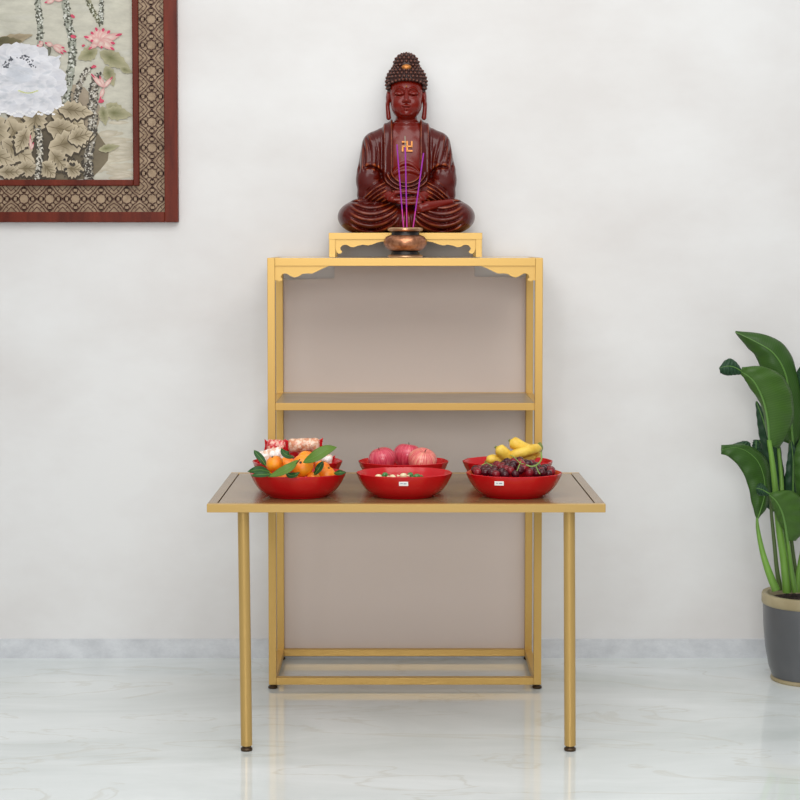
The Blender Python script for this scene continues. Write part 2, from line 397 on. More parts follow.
# ------------------------------------------------------------------ bowls
def bowl_prof(R, h):
    o = [(0, .004), (R*.56, .004), (R*.58, 0), (R*.615, 0), (R*.63, .004), (R*.73, h*.14), (R*.825, h*.32), (R*.895, h*.52), (R*.95, h*.74), (R*.99, h*.93), (R, h)]
    i = [(R*.987, h+.0015), (R*.968, h-.001), (R*.93, h*.76), (R*.87, h*.54), (R*.79, h*.34), (R*.70, h*.18), (R*.58, .0095), (0, .0085)]
    return o+i
def make_bowl(px, Y, label, R=.1455, h=.071, rot=0, tagpx=None):
    c = at(px, 485, Y)
    b = thing('fruit_bowl', label, 'bowl', (c.x, Y, tz(Y)+.0003), 0, 'red bowls on the table'); b.rotation_euler.x = -.0085
    bm = bmesh.new()
    lathe(bm, bowl_prof(R, h), 72, fn=lambda a, z: 1+.012*math.cos(12*a+rot)*min(1, z/h*1.3), sy=.88)
    finish('bowl_body', bm, M['bowl'], b, auto=50)
    if tagpx:
        tx = at(tagpx, 482, Y-R*.9).x-c.x
        rz_ = R*.955; ty = -math.sqrt(max(0, 1-(tx/rz_)**2))*rz_*.88-.0025
        bm = bmesh.new(); box(bm, -.0138, .0138, -.0006, .0006, -.0065, .0065)
        box(bm, -.010, -.002, -.001, -.0004, .000, .0018, 1); box(bm, .0, .009, -.001, -.0004, -.001, .0018, 1)
        tg = finish('price_tag', bm, [M['tag'], M['tagink']], b, False)
        tg.location = (tx, ty+.0005, h*.74); tg.rotation_euler = (.22, 0, .12 if tx > 0 else -.12)
        tg['label'] = 'small white paper tag'
    return b
YF, YR = 5.232, 5.528
make_bowl(298, YF, 'red plastic bowl heaped with tangerines and green leaves')
make_bowl(404.3, YF, 'red plastic bowl with a white tag in front of the apples', rot=.8, tagpx=403.6)
make_bowl(514, YF, 'red plastic bowl with a white tag filled with dark grapes', rot=.4, tagpx=499.5)
make_bowl(297.5, YR, 'red plastic bowl of wrapped snacks behind the tangerine bowl', R=.144)
make_bowl(403.5, YR, 'red plastic bowl holding three rosy apples', R=.1445, rot=.5)
make_bowl(507.5, YR, 'red plastic bowl under the bananas behind the grape bowl', R=.1445, rot=.2)

# ------------------------------------------------------------------ fruit builders
def fruit_mesh(r, squash=.9, dimple=.12, seg=40, shoulder=0):
    prof = []
    n = 22
    for i in range(n+1):
        a = -PI/2+PI*i/n
        rr = math.cos(a)*r; z = math.sin(a)*r*squash
        if a > 0: z -= dimple*r*math.exp(-(rr/(r*.28))**2); rr *= 1+shoulder*math.sin(2*a)
        else: z += dimple*.6*r*math.exp(-(rr/(r*.25))**2); rr *= 1-shoulder*.8*math.sin(-2*a)
        prof.append((max(rr, 0) if 0 < i < n else 0, z))
    bm = bmesh.new(); lathe(bm, prof, seg); return bm
def rot_to(o, d):
    o.rotation_mode = 'XYZ'; o.rotation_euler = Vector(d).to_track_quat('Z', 'Y').to_euler()
def tangerine(px, py, Y, rpx, label, d=(0, -.5, 1)):
    c = at(px, py, Y); r = rpx*Y/F
    tt = thing('tangerine', label, 'tangerine', c, 0, 'tangerines in the left front bowl'); rot_to(tt, d)
    bm = fruit_mesh(r, .86, .1)
    for v in bm.verts:
        a = math.atan2(v.co.y, v.co.x); v.co.x *= 1+.012*math.cos(9*a); v.co.y *= 1+.012*math.cos(9*a)
    finish('peel', bm, M['orange'], tt, auto=0)
    bm = bmesh.new(); lathe(bm, [(0, 0), (r*.12, .0004), (r*.09, .003), (0, .0035)], 10, (0, 0, r*.86-r*.1)); finish('calyx', bm, M['twig'], tt)
    return tt
T_ = [(302.3, 466, 5.165, 11.4, 'largest tangerine at the front centre of the pile, stem end facing out', (-.15, -.9, .55)),
      (274.5, 463.5, 5.19, 8.9, 'tangerine at the left of the pile under a drooping leaf', (-.3, -.2, 1)),
      (287.5, 465, 5.245, 9.3, 'tangerine half hidden behind the broad front leaf', (.3, .2, 1)),
      (307, 459, 5.245, 9.6, 'topmost tangerine behind the largest one', (.2, .3, 1)),
      (327, 474.0, 5.18, 8.6, 'tangerine at the right end of the pile', (.3, -.3, 1)),
      (313.6, 477.5, 5.148, 6.6, 'small tangerine low at the front right of the largest one', (.1, -.1, 1)),
      (296.8, 481, 5.14, 5.6, 'small tangerine barely showing over the front rim', (0, -.1, 1)),
      (266, 475.5, 5.19, 7.4, 'tangerine at the far left, mostly under leaves', (-.2, 0, 1)),
      (284, 477, 5.19, 8.2, 'tangerine under the broad front leaf by the rim', (-.2, 0, 1)),
      (322, 468, 5.26, 8.4, 'tangerine under the pale leaf at the back right', (.3, .2, 1))]
for a in T_: tangerine(*a)

def blade(path, w, n=20, cup=.25, m=None, name='leaf', parent=None, twist=0, normal=(0, -.8, .6), th=.0006):
    """simple pointed leaf blade along a 3-D path"""
    P = crom(path, n); bm = bmesh.new(); rows = []; Nn = Vector(normal).normalized()
    for i, p in enumerate(P):
        t_ = i/n; d = (P[min(i+1, n)]-P[max(i-1, 0)]).normalized()
        s = d.cross(Nn).normalized(); s.rotate(Matrix.Rotation(twist*t_, 3, d)); nn = s.cross(d).normalized()
        ww = w*(math.sin(PI*min(1, t_*1.02+.0))**.75 if 0 < t_ < 1 else .02)*(1.12-.3*t_)
        rows.append([bm.verts.new(p+s*(k/3*ww)+nn*(abs(k/3)**1.6*ww*cup)) for k in range(-3, 4)])
    for i in range(n):
        for k in range(6): bm.faces.new((rows[i][k], rows[i][k+1], rows[i+1][k+1], rows[i+1][k]))
    o = finish(name, bm, m or M['leaf'], parent, auto=0)
    so = o.modifiers.new('solid', 'SOLIDIFY'); so.thickness = th*2; so.offset = 0
    return o
def cleaf(pts, w, label, dark=False, cup=.25, normal=(0, -.8, .6)):
    P = [at(*p) for p in pts]; c = P[0].copy(); Q = [p-c for p in P]
    tt = thing('citrus_leaf', label, 'leaf', c, 0, 'leaves among the tangerines')
    blade(Q, w, m=M['leafdark'] if dark else M['leaf'], name='blade', parent=tt, cup=cup, normal=normal)
    bm = bmesh.new(); Nn = Vector(normal).normalized(); tube(bm, [q+Nn*.0008 for q in Q], lambda t: .0011*(1-.7*t), n=14, seg=6)
    finish('vein', bm, M['stem'], tt)
cleaf([(303, 462.5, 5.12), (315, 457, 5.11), (327, 450, 5.12), (337, 447, 5.14)], .0195, 'large pale green leaf pointing right above the largest tangerine')
cleaf([(298, 460, 5.12), (289, 468, 5.085), (279, 473, 5.082), (268, 477, 5.085)], .0150, 'broad green leaf slanting down left across the front tangerines')
cleaf([(266, 466, 5.13), (262, 460, 5.13), (257, 454, 5.14), (254, 450, 5.15)], .0105, 'narrow dark leaf standing up at the left end of the pile', True)
cleaf([(270, 472, 5.12), (262, 470, 5.10), (254, 470.5, 5.09), (247.5, 471.5, 5.10)], .0125, 'dark leaf hanging over the left rim of the tangerine bowl', True)
cleaf([(272, 474, 5.1), (265, 474.5, 5.08), (257, 475, 5.075), (251, 475.5, 5.08)], .010, 'dark leaf lying flat along the front left rim', True)
cleaf([(294, 457, 5.2), (289, 456, 5.17), (284, 453, 5.17), (281, 448, 5.19)], .012, 'small dark curled leaf on top of the pile under the snack packets', True)
cleaf([(286, 473, 5.11), (290, 475.5, 5.105), (295, 475, 5.10), (300, 472, 5.105)], .010, 'dark leaf tucked under the largest tangerine at the left', True)
cleaf([(314, 475, 5.13), (318, 470, 5.12), (321, 465, 5.13), (323, 461, 5.15)], .011, 'green leaf standing up right of the largest tangerine', True)
cleaf([(334, 473, 5.14), (338, 473, 5.13), (342, 472.5, 5.13), (346, 472, 5.15)], .0095, 'dark leaf lying along the right rim of the tangerine bowl', True)
bm = bmesh.new(); tube(bm, [at(292, 467, 5.115), at(297, 463, 5.10), at(300, 459, 5.10)], .0016, n=8, seg=7)
tag(finish('twig', bm, M['twig']), 'thin brown twig across the largest tangerine', 'twig')

# snack packets
def packet(px, py, Y, wpx, hpx, rot, body, label, dy=.022):
    c = at(px, py, Y); w = wpx*Y/F/2; h = hpx*Y/F/2
    tt = thing('snack_packet', label, 'snack packet', c, 0, 'wrapped snacks in the left rear bowl'); tt.rotation_euler = (0, rot, 0)
    nx_, ny_ = 28, 24
    bm = bmesh.new(); rows = []; rr = random.Random(int(px))
    for i in range(nx_+1):
        u = -1+2*i/nx_; row = []
        k = max(0, 1-abs(u)**5)**.5
        for j in range(ny_):
            a = 2*PI*j/ny_
            wob = 1+.05*math.sin(5*a+u*9)+.035*math.sin(11*u+3*a)
            row.append(bm.verts.new((u*w*.84, math.cos(a)*max(.0012, dy*k)*wob, math.sin(a)*(h*(.55+.45*k))*(wob if k > .3 else 1))))
        rows.append(row)
    for i in range(nx_):
        for j in range(ny_): bm.faces.new((rows[i][j], rows[i][(j+1) % ny_], rows[i+1][(j+1) % ny_], rows[i+1][j]))
    bm.faces.new(rows[0][::-1]); bm.faces.new(rows[-1])
    finish('wrapper', bm, M[body], tt, auto=0)
    for s in (-1, 1):
        bm = bmesh.new(); n = 14; rows = []
        for i in range(n+1):
            z = -1+2*i/n
            fl = .74+.4*abs(z)
            rows.append([bm.verts.new((s*w*.8, .0013*(-1)**i, z*h*.62)), bm.verts.new((s*w*(.84+.16*fl), .0022*(-1)**i, z*h*.95))])
        for i in range(n): bm.faces.new((rows[i][0], rows[i][1], rows[i+1][1], rows[i+1][0]))
        o = finish('crimped_end', bm, M['wrapred'], tt, False); so = o.modifiers.new('s', 'SOLIDIFY'); so.thickness = .001; so.offset = 0
        o['label'] = 'bright red crimped end'
packet(304, 445, 5.475, 38, 14, -.03, 'wrapclear', 'clear wrapped biscuit packet with a red end lying on top at the right')
packet(277, 446, 5.50, 25, 13, .05, 'wrapmix', 'small red printed packet on top at the left')
packet(271.5, 456.5, 5.48, 31, 16, -.25, 'wrapwhite', 'cream packet with a red end leaning at the left side of the bowl', .018)
packet(300, 459, 5.515, 50, 17, .05, 'wrapred', 'plain red packet underneath the other snack packets')
packet(322, 459.5, 5.50, 25, 12, .12, 'wrapwhite', 'cream packet low at the right side of the bowl', .014)

# apples
def apple(px, py, Y, rpx, m, label, d, group='apples in the middle rear bowl'):
    c = at(px, py, Y); r = rpx*Y/F
    tt = thing('apple', label, 'apple', c, 0, group); rot_to(tt, d)
    bm = fruit_mesh(r, .9, .2, 48, .05)
    for v in bm.verts:
        a = math.atan2(v.co.y, v.co.x); k = 1+.02*math.cos(5*a); v.co.x *= k; v.co.y *= k
    finish('skin', bm, M[m], tt, auto=0)
    bm = bmesh.new(); tube(bm, [(0, 0, r*.66), (.001, 0, r*.8), (.004, 0, r*.93)], .0013, n=6, seg=6); finish('stalk', bm, M['twig'], tt)
apple(382, 459.5, 5.515, 13.8, 'apple', 'dark rosy apple at the left of the three', (-.3, -.1, 1))
apple(407.5, 456, 5.575, 14.5, 'apple', 'rosy apple at the back, highest of the three', (.15, .1, 1))
apple(422.5, 461, 5.485, 14.5, 'apple2', 'pale pink striped apple at the front right of the three', (.2, -.35, .9))
apple(519, 460.5, 5.535, 12.5, 'apple3', 'orange red apple lying underneath the bananas', (0, 0, 1), 'fruit in the right rear bowl')

# small sweets in the middle front bowl
def sweet(px, py, Y, m, label, rz):
    c = at(px, py-1.5, Y); tt = thing('wrapped_sweet', label, 'sweet', c, rz, 'small sweets in the middle front bowl')
    bm = bmesh.new(); lathe(bm, [(0, -.011), (.006, -.009), (.0085, -.003), (.0085, .003), (.006, .009), (0, .011)], 14)
    for v in bm.verts: v.co = Vector((v.co.z, v.co.y, v.co.x))
    finish('sweet_body', bm, M[m], tt, auto=0)
    for s in (-1, 1):
        bm = bmesh.new(); c0 = bm.verts.new((s*.009, 0, 0)); ring = [bm.verts.new((s*.019, .007*math.cos(a), .005*math.sin(a*2)*.6)) for a in [PI*i/6 for i in range(7)]]
        for i in range(6): bm.faces.new((c0, ring[i], ring[i+1]))
        o = finish('twisted_end', bm, M[m], tt, False); so = o.modifiers.new('s', 'SOLIDIFY'); so.thickness = .0008
for a in ((378.5, 478.5, 5.19, 'sweetcream', 'cream sweet at the left end of the row', .3), (385, 476.5, 5.205, 'sweetgreen', 'green sweet second from the left', 1.1), (392.5, 478.8, 5.185, 'sweetcream', 'cream sweet between the two green ones at the left', 2.2),
          (403.5, 477.3, 5.20, 'sweetcream', 'cream sweet above the white tag', .1), (410.5, 476.5, 5.22, 'sweetgreen', 'green sweet right of the white tag', 1.7), (417, 478, 5.20, 'sweetgreen', 'green sweet at the right end of the row', .5)):
    sweet(*a)

# bananas
bun = thing('banana_bunch', 'bunch of short yellow bananas on top of the right rear bowl', 'bananas', at(520, 452, 5.5))
o0 = bun.location.copy()
def banana(pts, rpx):
    P = [at(p[0], p[1]+2.6, p[2])-o0 for p in pts]; r = rpx*5.48/F
    bm = bmesh.new()
    prof = lambda t: r*(.28 if t < .02 else min(1, .35+t*5)*min(1, .30+(1-t)*4.2)) if t < .985 else r*.2
    tube(bm, P, prof, n=26, seg=7); b = finish('banana', bm, M['banana'], bun, auto=0)
    bm = bmesh.new(); d = (P[0]-P[1]).normalized(); tube(bm, [P[0]+d*.006, P[0], P[0]-d*.004], lambda t: r*(.2+.14*t), raw=True, seg=8); finish('banana_tip', bm, M['bananatip'], b)
stemtop = (541, 449, 5.50)
banana([(496.5, 445, 5.43), (502, 449, 5.425), (510, 455, 5.435), (524, 456, 5.46), (538, 452, 5.49)], 6.2)
banana([(510.5, 438.5, 5.47), (516, 441.5, 5.46), (524, 446, 5.465), (533, 449, 5.48), (540, 449, 5.495)], 6.4)
banana([(509.5, 455, 5.43), (517, 451.5, 5.42), (526, 448.8, 5.425), (534, 446.5, 5.45), (541, 446, 5.485)], 5.4)
banana([(486.5, 459, 5.44), (493, 456.5, 5.435), (503, 458, 5.445), (520, 459, 5.47), (537, 454, 5.49)], 4.8)
bm = bmesh.new(); tube(bm, [at(539, 451, 5.49)-o0, at(541, 448, 5.50)-o0, at(539.5, 443, 5.51)-o0], lambda t: .0085-.003*t, n=8, seg=8); finish('bunch_stem', bm, M['bananatip'], bun)

# grapes
gb = thing('grape_bunch', 'large bunch of dark red grapes heaped in the right front bowl', 'grapes', at(513, 470, YF)); o0 = gb.location.copy()
def ico(r, sub=2):
    bm = bmesh.new(); bmesh.ops.create_icosphere(bm, subdivisions=sub, radius=r); return bm
gm = []
for k, mm in enumerate(('grape', 'grape2')):
    bm = ico(.0132, 3)
    for v in bm.verts: v.co.z *= 1.12
    o = finish('grape', bm, M[mm], gb, auto=0); gm.append(o)
pts = []
bc = at(514, 485, YF).x
def heap_top(x, y):
    q = (x/.135)**2+(y/.122)**2
    return .063+.043*max(0, 1-q)**.42+.010*math.sin(x*38+1)*max(0, 1-q)
tries = 0
while len(pts) < 88 and tries < 60000:
    tries += 1
    x = random.uniform(-.121, .121); y = random.uniform(-.100, .100)
    if (x/.121)**2+(y/.100)**2 > 1: continue
    if y > .03 and random.random() < .5: continue
    z = heap_top(x, y)-.008-random.random()*.006
    if all((x-a)**2+(y-b)**2+(z-c)**2 > .0205**2 for a, b, c in pts): pts.append((x, y, z))
for i, (x, y, z) in enumerate(pts):
    src = gm[1 if random.random() < .3 else 0]
    if i < 2: o = gm[i]
    else: o = src.copy(); COL.objects.link(o); o.parent = gb
    s = random.uniform(.86, 1.08)
    o.location = Vector((bc+x, YF+y, tz(YF)+z))-o0; o.rotation_euler = (random.uniform(-1, 1), random.uniform(-1, 1), 0); o.scale = (s, s, s)
for pp in ([(541, 452, 5.16), (541.5, 459, 5.15), (538, 464, 5.14), (532, 466.5, 5.135), (526, 465, 5.14)], [(521, 461, 5.13), (519, 466, 5.115), (517, 471, 5.105)], [(524, 464, 5.13), (520, 463, 5.12), (514, 457, 5.14), (510, 455, 5.16)], [(536, 466, 5.13), (538, 471, 5.12), (540, 474, 5.11)], [(492, 466, 5.12), (487, 463, 5.125), (482, 465, 5.125)]):
    bm = bmesh.new(); P = [at(*p)-o0 for p in pp]; tube(bm, P, .0022 if len(pp) == 5 else .0013, n=12, seg=7); finish('grape_stem', bm, M['grape_stem'], gb)

# ------------------------------------------------------------------ incense burner and sticks
BY = 5.885; bc_ = at(405.3, 256, BY); k = BY/F
bz = HS
burner = thing('incense_burner', 'small round copper incense burner at the front of the shelf top', 'incense burner', (bc_.x, BY, bz))
def P_(l): return [(r*k, z*k) for r, z in l]
bm = bmesh.new(); lathe(bm, P_([(0, 0), (17, 0), (17.8, .8), (17.6, 2), (15.5, 3.2)]), 56); finish('foot_ring', bm, M['copperrim'], burner)
bm = bmesh.new(); lathe(bm, P_([(15, 2.6), (14, 4.5), (13.6, 6.2), (15.5, 7.6)]), 56); finish('dark_waist', bm, M['blacklac'], burner)
bm = bmesh.new(); lathe(bm, P_([(13.5, 6.6), (16.5, 7.6), (19.5, 10), (21.3, 13.2), (21.6, 16), (20.8, 18.8), (18.6, 21.2), (15.5, 22.4), (13.5, 22.6)]), 56); finish('belly', bm, M['copper'], burner)
bm = bmesh.new(); lathe(bm, P_([(14.6, 22), (13.8, 23.6), (13.8, 25.5), (15, 26.8)]), 56); finish('dark_neck', bm, M['blacklac'], burner)
bm = bmesh.new(); lathe(bm, P_([(14, 26.2), (16.6, 26.6), (17.8, 28), (17.8, 29), (16.8, 30), (14.8, 30), (14, 29), (13.6, 28.2), (0, 28.4)]), 56); finish('rim', bm, M['copperrim'], burner)
bm = bmesh.new(); lathe(bm, P_([(13.4, 28.3), (13.2, 29), (7, 29.5), (0, 29.6)]), 40); finish('ash_bed', bm, M['ash'], burner)
def stick(a, b, label, ya, yb_, ash=0):
    A = at(a[0], a[1], ya); B = at(b[0], b[1], yb_); B2 = B+(B-A).normalized()*.012
    tt = thing('incense_stick', label, 'incense stick', B2, 0, 'purple incense sticks in the burner')
    A = A-B2; d = A.normalized(); Ln = A.length
    ps = [(0, .24*Ln, 'foot_end', 'pinkstick', .0020), (.24*Ln, Ln*(1-ash), 'stick_shaft', 'purple', .0023)]
    if ash: ps.append((Ln*(1-ash), Ln, 'ash_tip', 'ashtip', .0017))
    for a0, a1, n, m, r in ps:
        bm = bmesh.new(); tube(bm, [d*a0, d*(a0+a1)/2, d*a1], r, raw=True, seg=10); finish(n, bm, M[m], tt)
stick((396.9, 144.5), (403.4, 226), 'left purple incense stick, leaning slightly left', 5.88, 5.885)
stick((405, 136), (406.9, 226), 'tallest middle purple incense stick with a grey ash tip', 5.885, 5.88, .12)
stick((423.6, 153), (413.3, 226), 'right purple incense stick, leaning right', 5.885, 5.885)

# ------------------------------------------------------------------ statue (signed distance sculpture meshed with surface nets)
def surfnet(fn, lo, hi, h):
    lo = np.array(lo, np.float32); n = np.ceil((np.array(hi)-lo)/h).astype(int)+1
    ax = [lo[i]+h*np.arange(n[i], dtype=np.float32) for i in range(3)]
    Fv = np.empty(n, np.float32)
    for i0 in range(0, n[0], 24):       # slabs keep memory low
        X, Y, Z = np.meshgrid(ax[0][i0:i0+24], ax[1], ax[2], indexing='ij')
        Fv[i0:i0+24] = fn(X, Y, Z)
    Fv[0] = Fv[-1] = 9; Fv[:, 0] = 9; Fv[:, -1] = 9; Fv[:, :, 0] = 9; Fv[:, :, -1] = 9
    ins = Fv < 0
    c = [n[i]-1 for i in range(3)]
    pos = np.zeros((*c, 3), np.float32); cnt = np.zeros(c, np.float32)
    for a in range(3):
        b, d = [q for q in range(3) if q != a]
        s0 = [slice(None)]*3; s1 = [slice(None)]*3; s0[a] = slice(0, -1); s1[a] = slice(1, None)
        f0 = Fv[tuple(s0)]; f1 = Fv[tuple(s1)]; cr = (f0 < 0) != (f1 < 0)
        tt = np.where(cr, f0/np.where(cr, f0-f1, 1), 0).astype(np.float32)
        for ob in (0, 1):
            for od in (0, 1):
                sl = [slice(None)]*3; sl[b] = slice(ob, ob+c[b]); sl[d] = slice(od, od+c[d]); sl = tuple(sl)
                w = cr[sl].astype(np.float32); cnt += w
                pos[..., a] += tt[sl]*w; pos[..., b] += ob*w; pos[..., d] += od*w
    act = cnt > 0; idx = -np.ones(c, np.int64); ijk = np.argwhere(act); idx[act] = np.arange(len(ijk))
    V = (pos[act]/cnt[act][:, None]+ijk)*h+lo
    Q = []
    for a in range(3):
        b, d = (a+1) % 3, (a+2) % 3
        s0 = [slice(1, -1)]*3; s1 = [slice(1, -1)]*3; s0[a] = slice(0, -1); s1[a] = slice(1, None)
        i0 = ins[tuple(s0)]; i1 = ins[tuple(s1)]; cr = i0 != i1
        e = np.argwhere(cr); fl = i0[cr]; e = e.copy(); e[:, b] += 1; e[:, d] += 1
        def cell(ob, od):
            q = e.copy(); q[:, b] += ob; q[:, d] += od; return idx[q[:, 0], q[:, 1], q[:, 2]]
        q = np.stack([cell(-1, -1), cell(0, -1), cell(0, 0), cell(-1, 0)], 1)
        q[~fl] = q[~fl][:, ::-1]; Q.append(q)
    Q = np.concatenate(Q); Q = Q[(Q >= 0).all(1)]
    # light Laplacian relax
    for _ in range(2):
        acc = np.zeros_like(V); ct = np.zeros(len(V), np.float32)
        for i in range(4):
            j = (i+1) % 4
            np.add.at(acc, Q[:, i], V[Q[:, j]]); np.add.at(acc, Q[:, j], V[Q[:, i]])
            np.add.at(ct, Q[:, i], 1); np.add.at(ct, Q[:, j], 1)
        V = V*.5+.5*acc/np.maximum(ct, 1)[:, None]
    return V, Q
def ellp(X, Y, Z, c, r):
    x, y, z = X-c[0], Y-c[1], Z-c[2]
    k0 = np.sqrt((x/r[0])**2+(y/r[1])**2+(z/r[2])**2); k1 = np.sqrt((x/r[0]**2)**2+(y/r[1]**2)**2+(z/r[2]**2)**2)+1e-6
    return k0*(k0-1)/k1
def capd(X, Y, Z, a, b, ra, rb):
    ba = np.array(b, float)-np.array(a, float); L2 = (ba**2).sum()
    t_ = np.clip(((X-a[0])*ba[0]+(Y-a[1])*ba[1]+(Z-a[2])*ba[2])/L2, 0, 1)
    return np.sqrt((X-a[0]-ba[0]*t_)**2+(Y-a[1]-ba[1]*t_)**2+(Z-a[2]-ba[2]*t_)**2)-(ra+(rb-ra)*t_)
def smin(a, b, k):
    h = np.clip(.5+.5*(b-a)/k, 0, 1); return b+(a-b)*h-k*h*(1-h)
def ss(a, b, x):
    t_ = np.clip((x-a)/(b-a), 0, 1); return t_*t_*(3-2*t_)
def gs(x, w): return np.exp(-(x/w)**2)
def ridge(q, p):      # rounded ridges with sharp valleys, -.5..+.5
    return np.abs(np.sin(PI*q/p))**.8-.6
def torso(X, Y, Z):
    A = np.abs(X)
    d = ellp(X, Y, Z, (0, 9, 66), (33, 21, 46))
    d = smin(d, capd(A, Y, Z, (29, 9, 88), (10, 9, 101.5), 13.5, 11.2), 5)
    return d
def fan(A, Z): return np.where(Z > 62, A, np.sqrt(A**2+(1.2*(62-Z))**2))
def robe_fn(X, Y, Z):
    A = np.abs(X); fr = ss(16, 4, Y)
    d = torso(X, Y, Z)
    q = fan(A, Z)
    # chest opening, lapels and concentric folds below it
    d = d+4.2*ss(14.2, 12.4, q)*fr*ss(120, 112, Z)
    lap = ss(12.6, 14, q)*ss(23.5, 22, q)
    d = d-(1.3*lap+1.0*gs(q-15, 1.1)+1.0*gs(q-21.8, 1.1)-.9*gs(q-24.6, 1.4))*fr*ss(50, 60, Z)
    d = d-2.9*ridge(q-13, 4.3)*fr*ss(62, 56, Z)*ss(12.4, 13.4, q)*ss(42, 34, q)
    # upper arms
    arm = capd(A, Y, Z, (31, 9, 88), (37.2, 3, 56), 13.4, 12.8)
    qa = A-.16*(Z-60)-.012*(Z-78)**2*.4+1.3*np.sin(.11*Z+.05*X)+.6*np.sin(A*.45)
    arm = arm-(2.1+1.0*np.sin(.13*Z+.4*A))*ridge(qa+.5, 5.6)*ss(24, 28, A)*ss(57, 66, Z)*ss(104, 94, Z)*ss(7, -1, Y)
    d = smin(d, arm, 2.2)
    # rolled opening of the outer sleeve
    dz = np.sqrt(((A-36)/11.5)**2+((Z-55)/10.5)**2)
    up = ss(50, 56, Z)
    # forearms in their sleeves
    fa = smin(capd(A, Y, Z, (38.5, 0, 49), (20, -23, 40), 11.2, 6.5), capd(A, Y, Z, (40.5, -2, 38), (21, -22, 37), 8.8, 6), 4)
    qf = .57*A+.82*Z+.01*(A-30)**2
    fa = fa-3.0*ridge(qf, 3.7)*ss(56.5, 53, qf)*ss(18, 22, A)*ss(50, 44, A)
    fa = fa+1.8*gs(qf-57, 1.5)*ss(44, 38, A)
    d = smin(d, fa, 4.5)
    d = d+(3.6*gs(dz-1.0, .11)-.8*gs(dz-1.28, .14)*ss(45, 38, A))*ss(44, 38, A)*up*ss(6, -2, Y)*ss(20, 26, A)
    # legs
    lg = smin(ellp(A, Y, Z, (46, -3, 16), (22.5, 28, 16.5)), capd(A, Y, Z, (47, -14, 16), (12, -22, 14), 15, 12.5), 6)
    lg = smin(lg, ellp(X, Y, Z, (0, 6, 12), (60, 27, 17)), 6)
    lg = smin(lg, capd(A, Y, Z, (46, -8, 22), (14, -14, 24), 11, 8), 5)
    ql = Z-.0165*(A-35)**2
    lg = lg-3.9*ridge(ql-3.2, 6.3)*ss(60, 47, A)*ss(7, 12, A)*ss(-4, -12, Y)*ss(31, 27, Z)*ss(1, 5, ql+6)
    lg = lg+1.6*gs(Z-(31+.04*(50-A)), .9)*ss(14, 20, A)*ss(-4, -12, Y)
    # centre drape
    cd = smin(ellp(X, Y, Z, (0, -17, 10), (17, 17, 15)), ellp(X, Y, Z, (0, -12, 24), (15, 14, 8)), 4)
    qc = X/(1+.03*(26-Z))
    cd = cd-2.3*ridge(qc, 3.6)*ss(26, 20, Z)
    d = smin(d, smin(lg, cd, 1.5), 1.5)
    # underside of hem lifted at the middle, flat base
    return np.maximum(d, .3-Z)
def skin_fn(X, Y, Z):
    A = np.abs(X)
    ch = torso(X, Y, Z)+1.6
    ch = ch-(1.3*gs(Z-(69.5-.055*A**2), 1.7)+1.5*gs(Z-(62-.02*A**2), 2.2)-.8*gs(Z-(65.8-.04*A**2), 1.0))*ss(4, -4, Y)
    ch = np.maximum(ch, np.maximum(A-17, 46-Z))
    nk = capd(X, Y, Z, (0, 8, 100), (0, 5, 119), 12, 10.3)
    nk = nk+.7*gs(Z-110.5, .7)+.6*gs(Z-106.5, .7)
    d = smin(ch, nk, 4)
    return d
def head_fn(X, Y, Z):
    A = np.abs(X)
    d = smin(ellp(X, Y, Z, (0, 5, 141), (17.3, 19, 19)), ellp(X, Y, Z, (0, -1, 131), (15.6, 15, 18.5)), 4)
    d = smin(d, ellp(X, Y, Z, (0, -2.5, 124), (12.3, 12.5, 10)), 5)
    d = smin(d, ellp(A, Y, Z, (8, -9, 127), (5, 5, 6)), 5)
    d = smin(d, ellp(X, Y, Z, (0, -13, 118.2), (4.8, 4, 3.2)), 3)
    # eye sockets, brows
    zbr = 140.6+2.6*np.sin(np.clip((A-1.5)/11, 0, 1)*PI)-1.2*ss(8, 13, A)
    d = d+2.3*gs(Z-137.6, 3.2)*gs(A-6.6, 5.0)*ss(0, -6, Y)
    d = d-1.2*gs(Z-zbr, .9)*ss(1.5, 3, A)*ss(13.5, 11, A)*ss(0, -6, Y)
    d = smin(d, ellp(A, Y, Z, (6.9, -11.0, 137.0), (4.7, 3.7, 3.0)), .9)
    sl = 135.6+.055*(A-6.9)**2
    d = d+1.6*gs(Z-sl, .55)*ss(5.2, 4.4, np.abs(A-6.9))*ss(-6, -10, Y)
    d = d-.5*gs(Z-(sl-1.4), .6)*ss(4.6, 3.5, np.abs(A-6.9))*ss(-6, -10, Y)
    # nose
    d = smin(d, capd(X, Y, Z, (0, -14.8, 141), (0, -18.7, 130.6), 1.2, 2.2), 1.6)
    d = smin(d, ellp(A, Y, Z, (2.5, -16.6, 129.7), (1.5, 1.8, 1.4)), .8)
    # mouth
    d = smin(d, ellp(X, Y, Z, (0, -14.5, 123.9), (5.4, 2.6, 3.4)), 1.8)
    d = smin(d, ellp(A, Y, Z, (1.6, -16.6, 125.1), (2.7, 1.7, 1.15)), .5)
    d = smin(d, ellp(X, Y, Z, (0, -16.5, 122.0), (3.0, 1.9, 1.4)), .6)
    d = d+1.1*gs(Z-(123.6+.03*A**2), .42)*ss(5, 4, A)*ss(-10, -13, Y)
    d = d+.6*gs(Z-128.2, 1.0)*gs(X, .7)*ss(-12, -15, Y)
    # ears
    e = smin(ellp(A, Y, Z, (18.2, 3.5, 134), (2.2, 5, 8.5)), capd(A, Y, Z, (19, 2, 129), (17.6, 1.5, 114.8), 1.9, 2.5), 2)
    e = e+1.6*ellmask(A, Y, Z)
    d = smin(d, e, .8)
    d = smin(d, capd(X, Y, Z, (0, 7, 108), (0, 5, 122), 10.6, 10.3), 2)
    return d
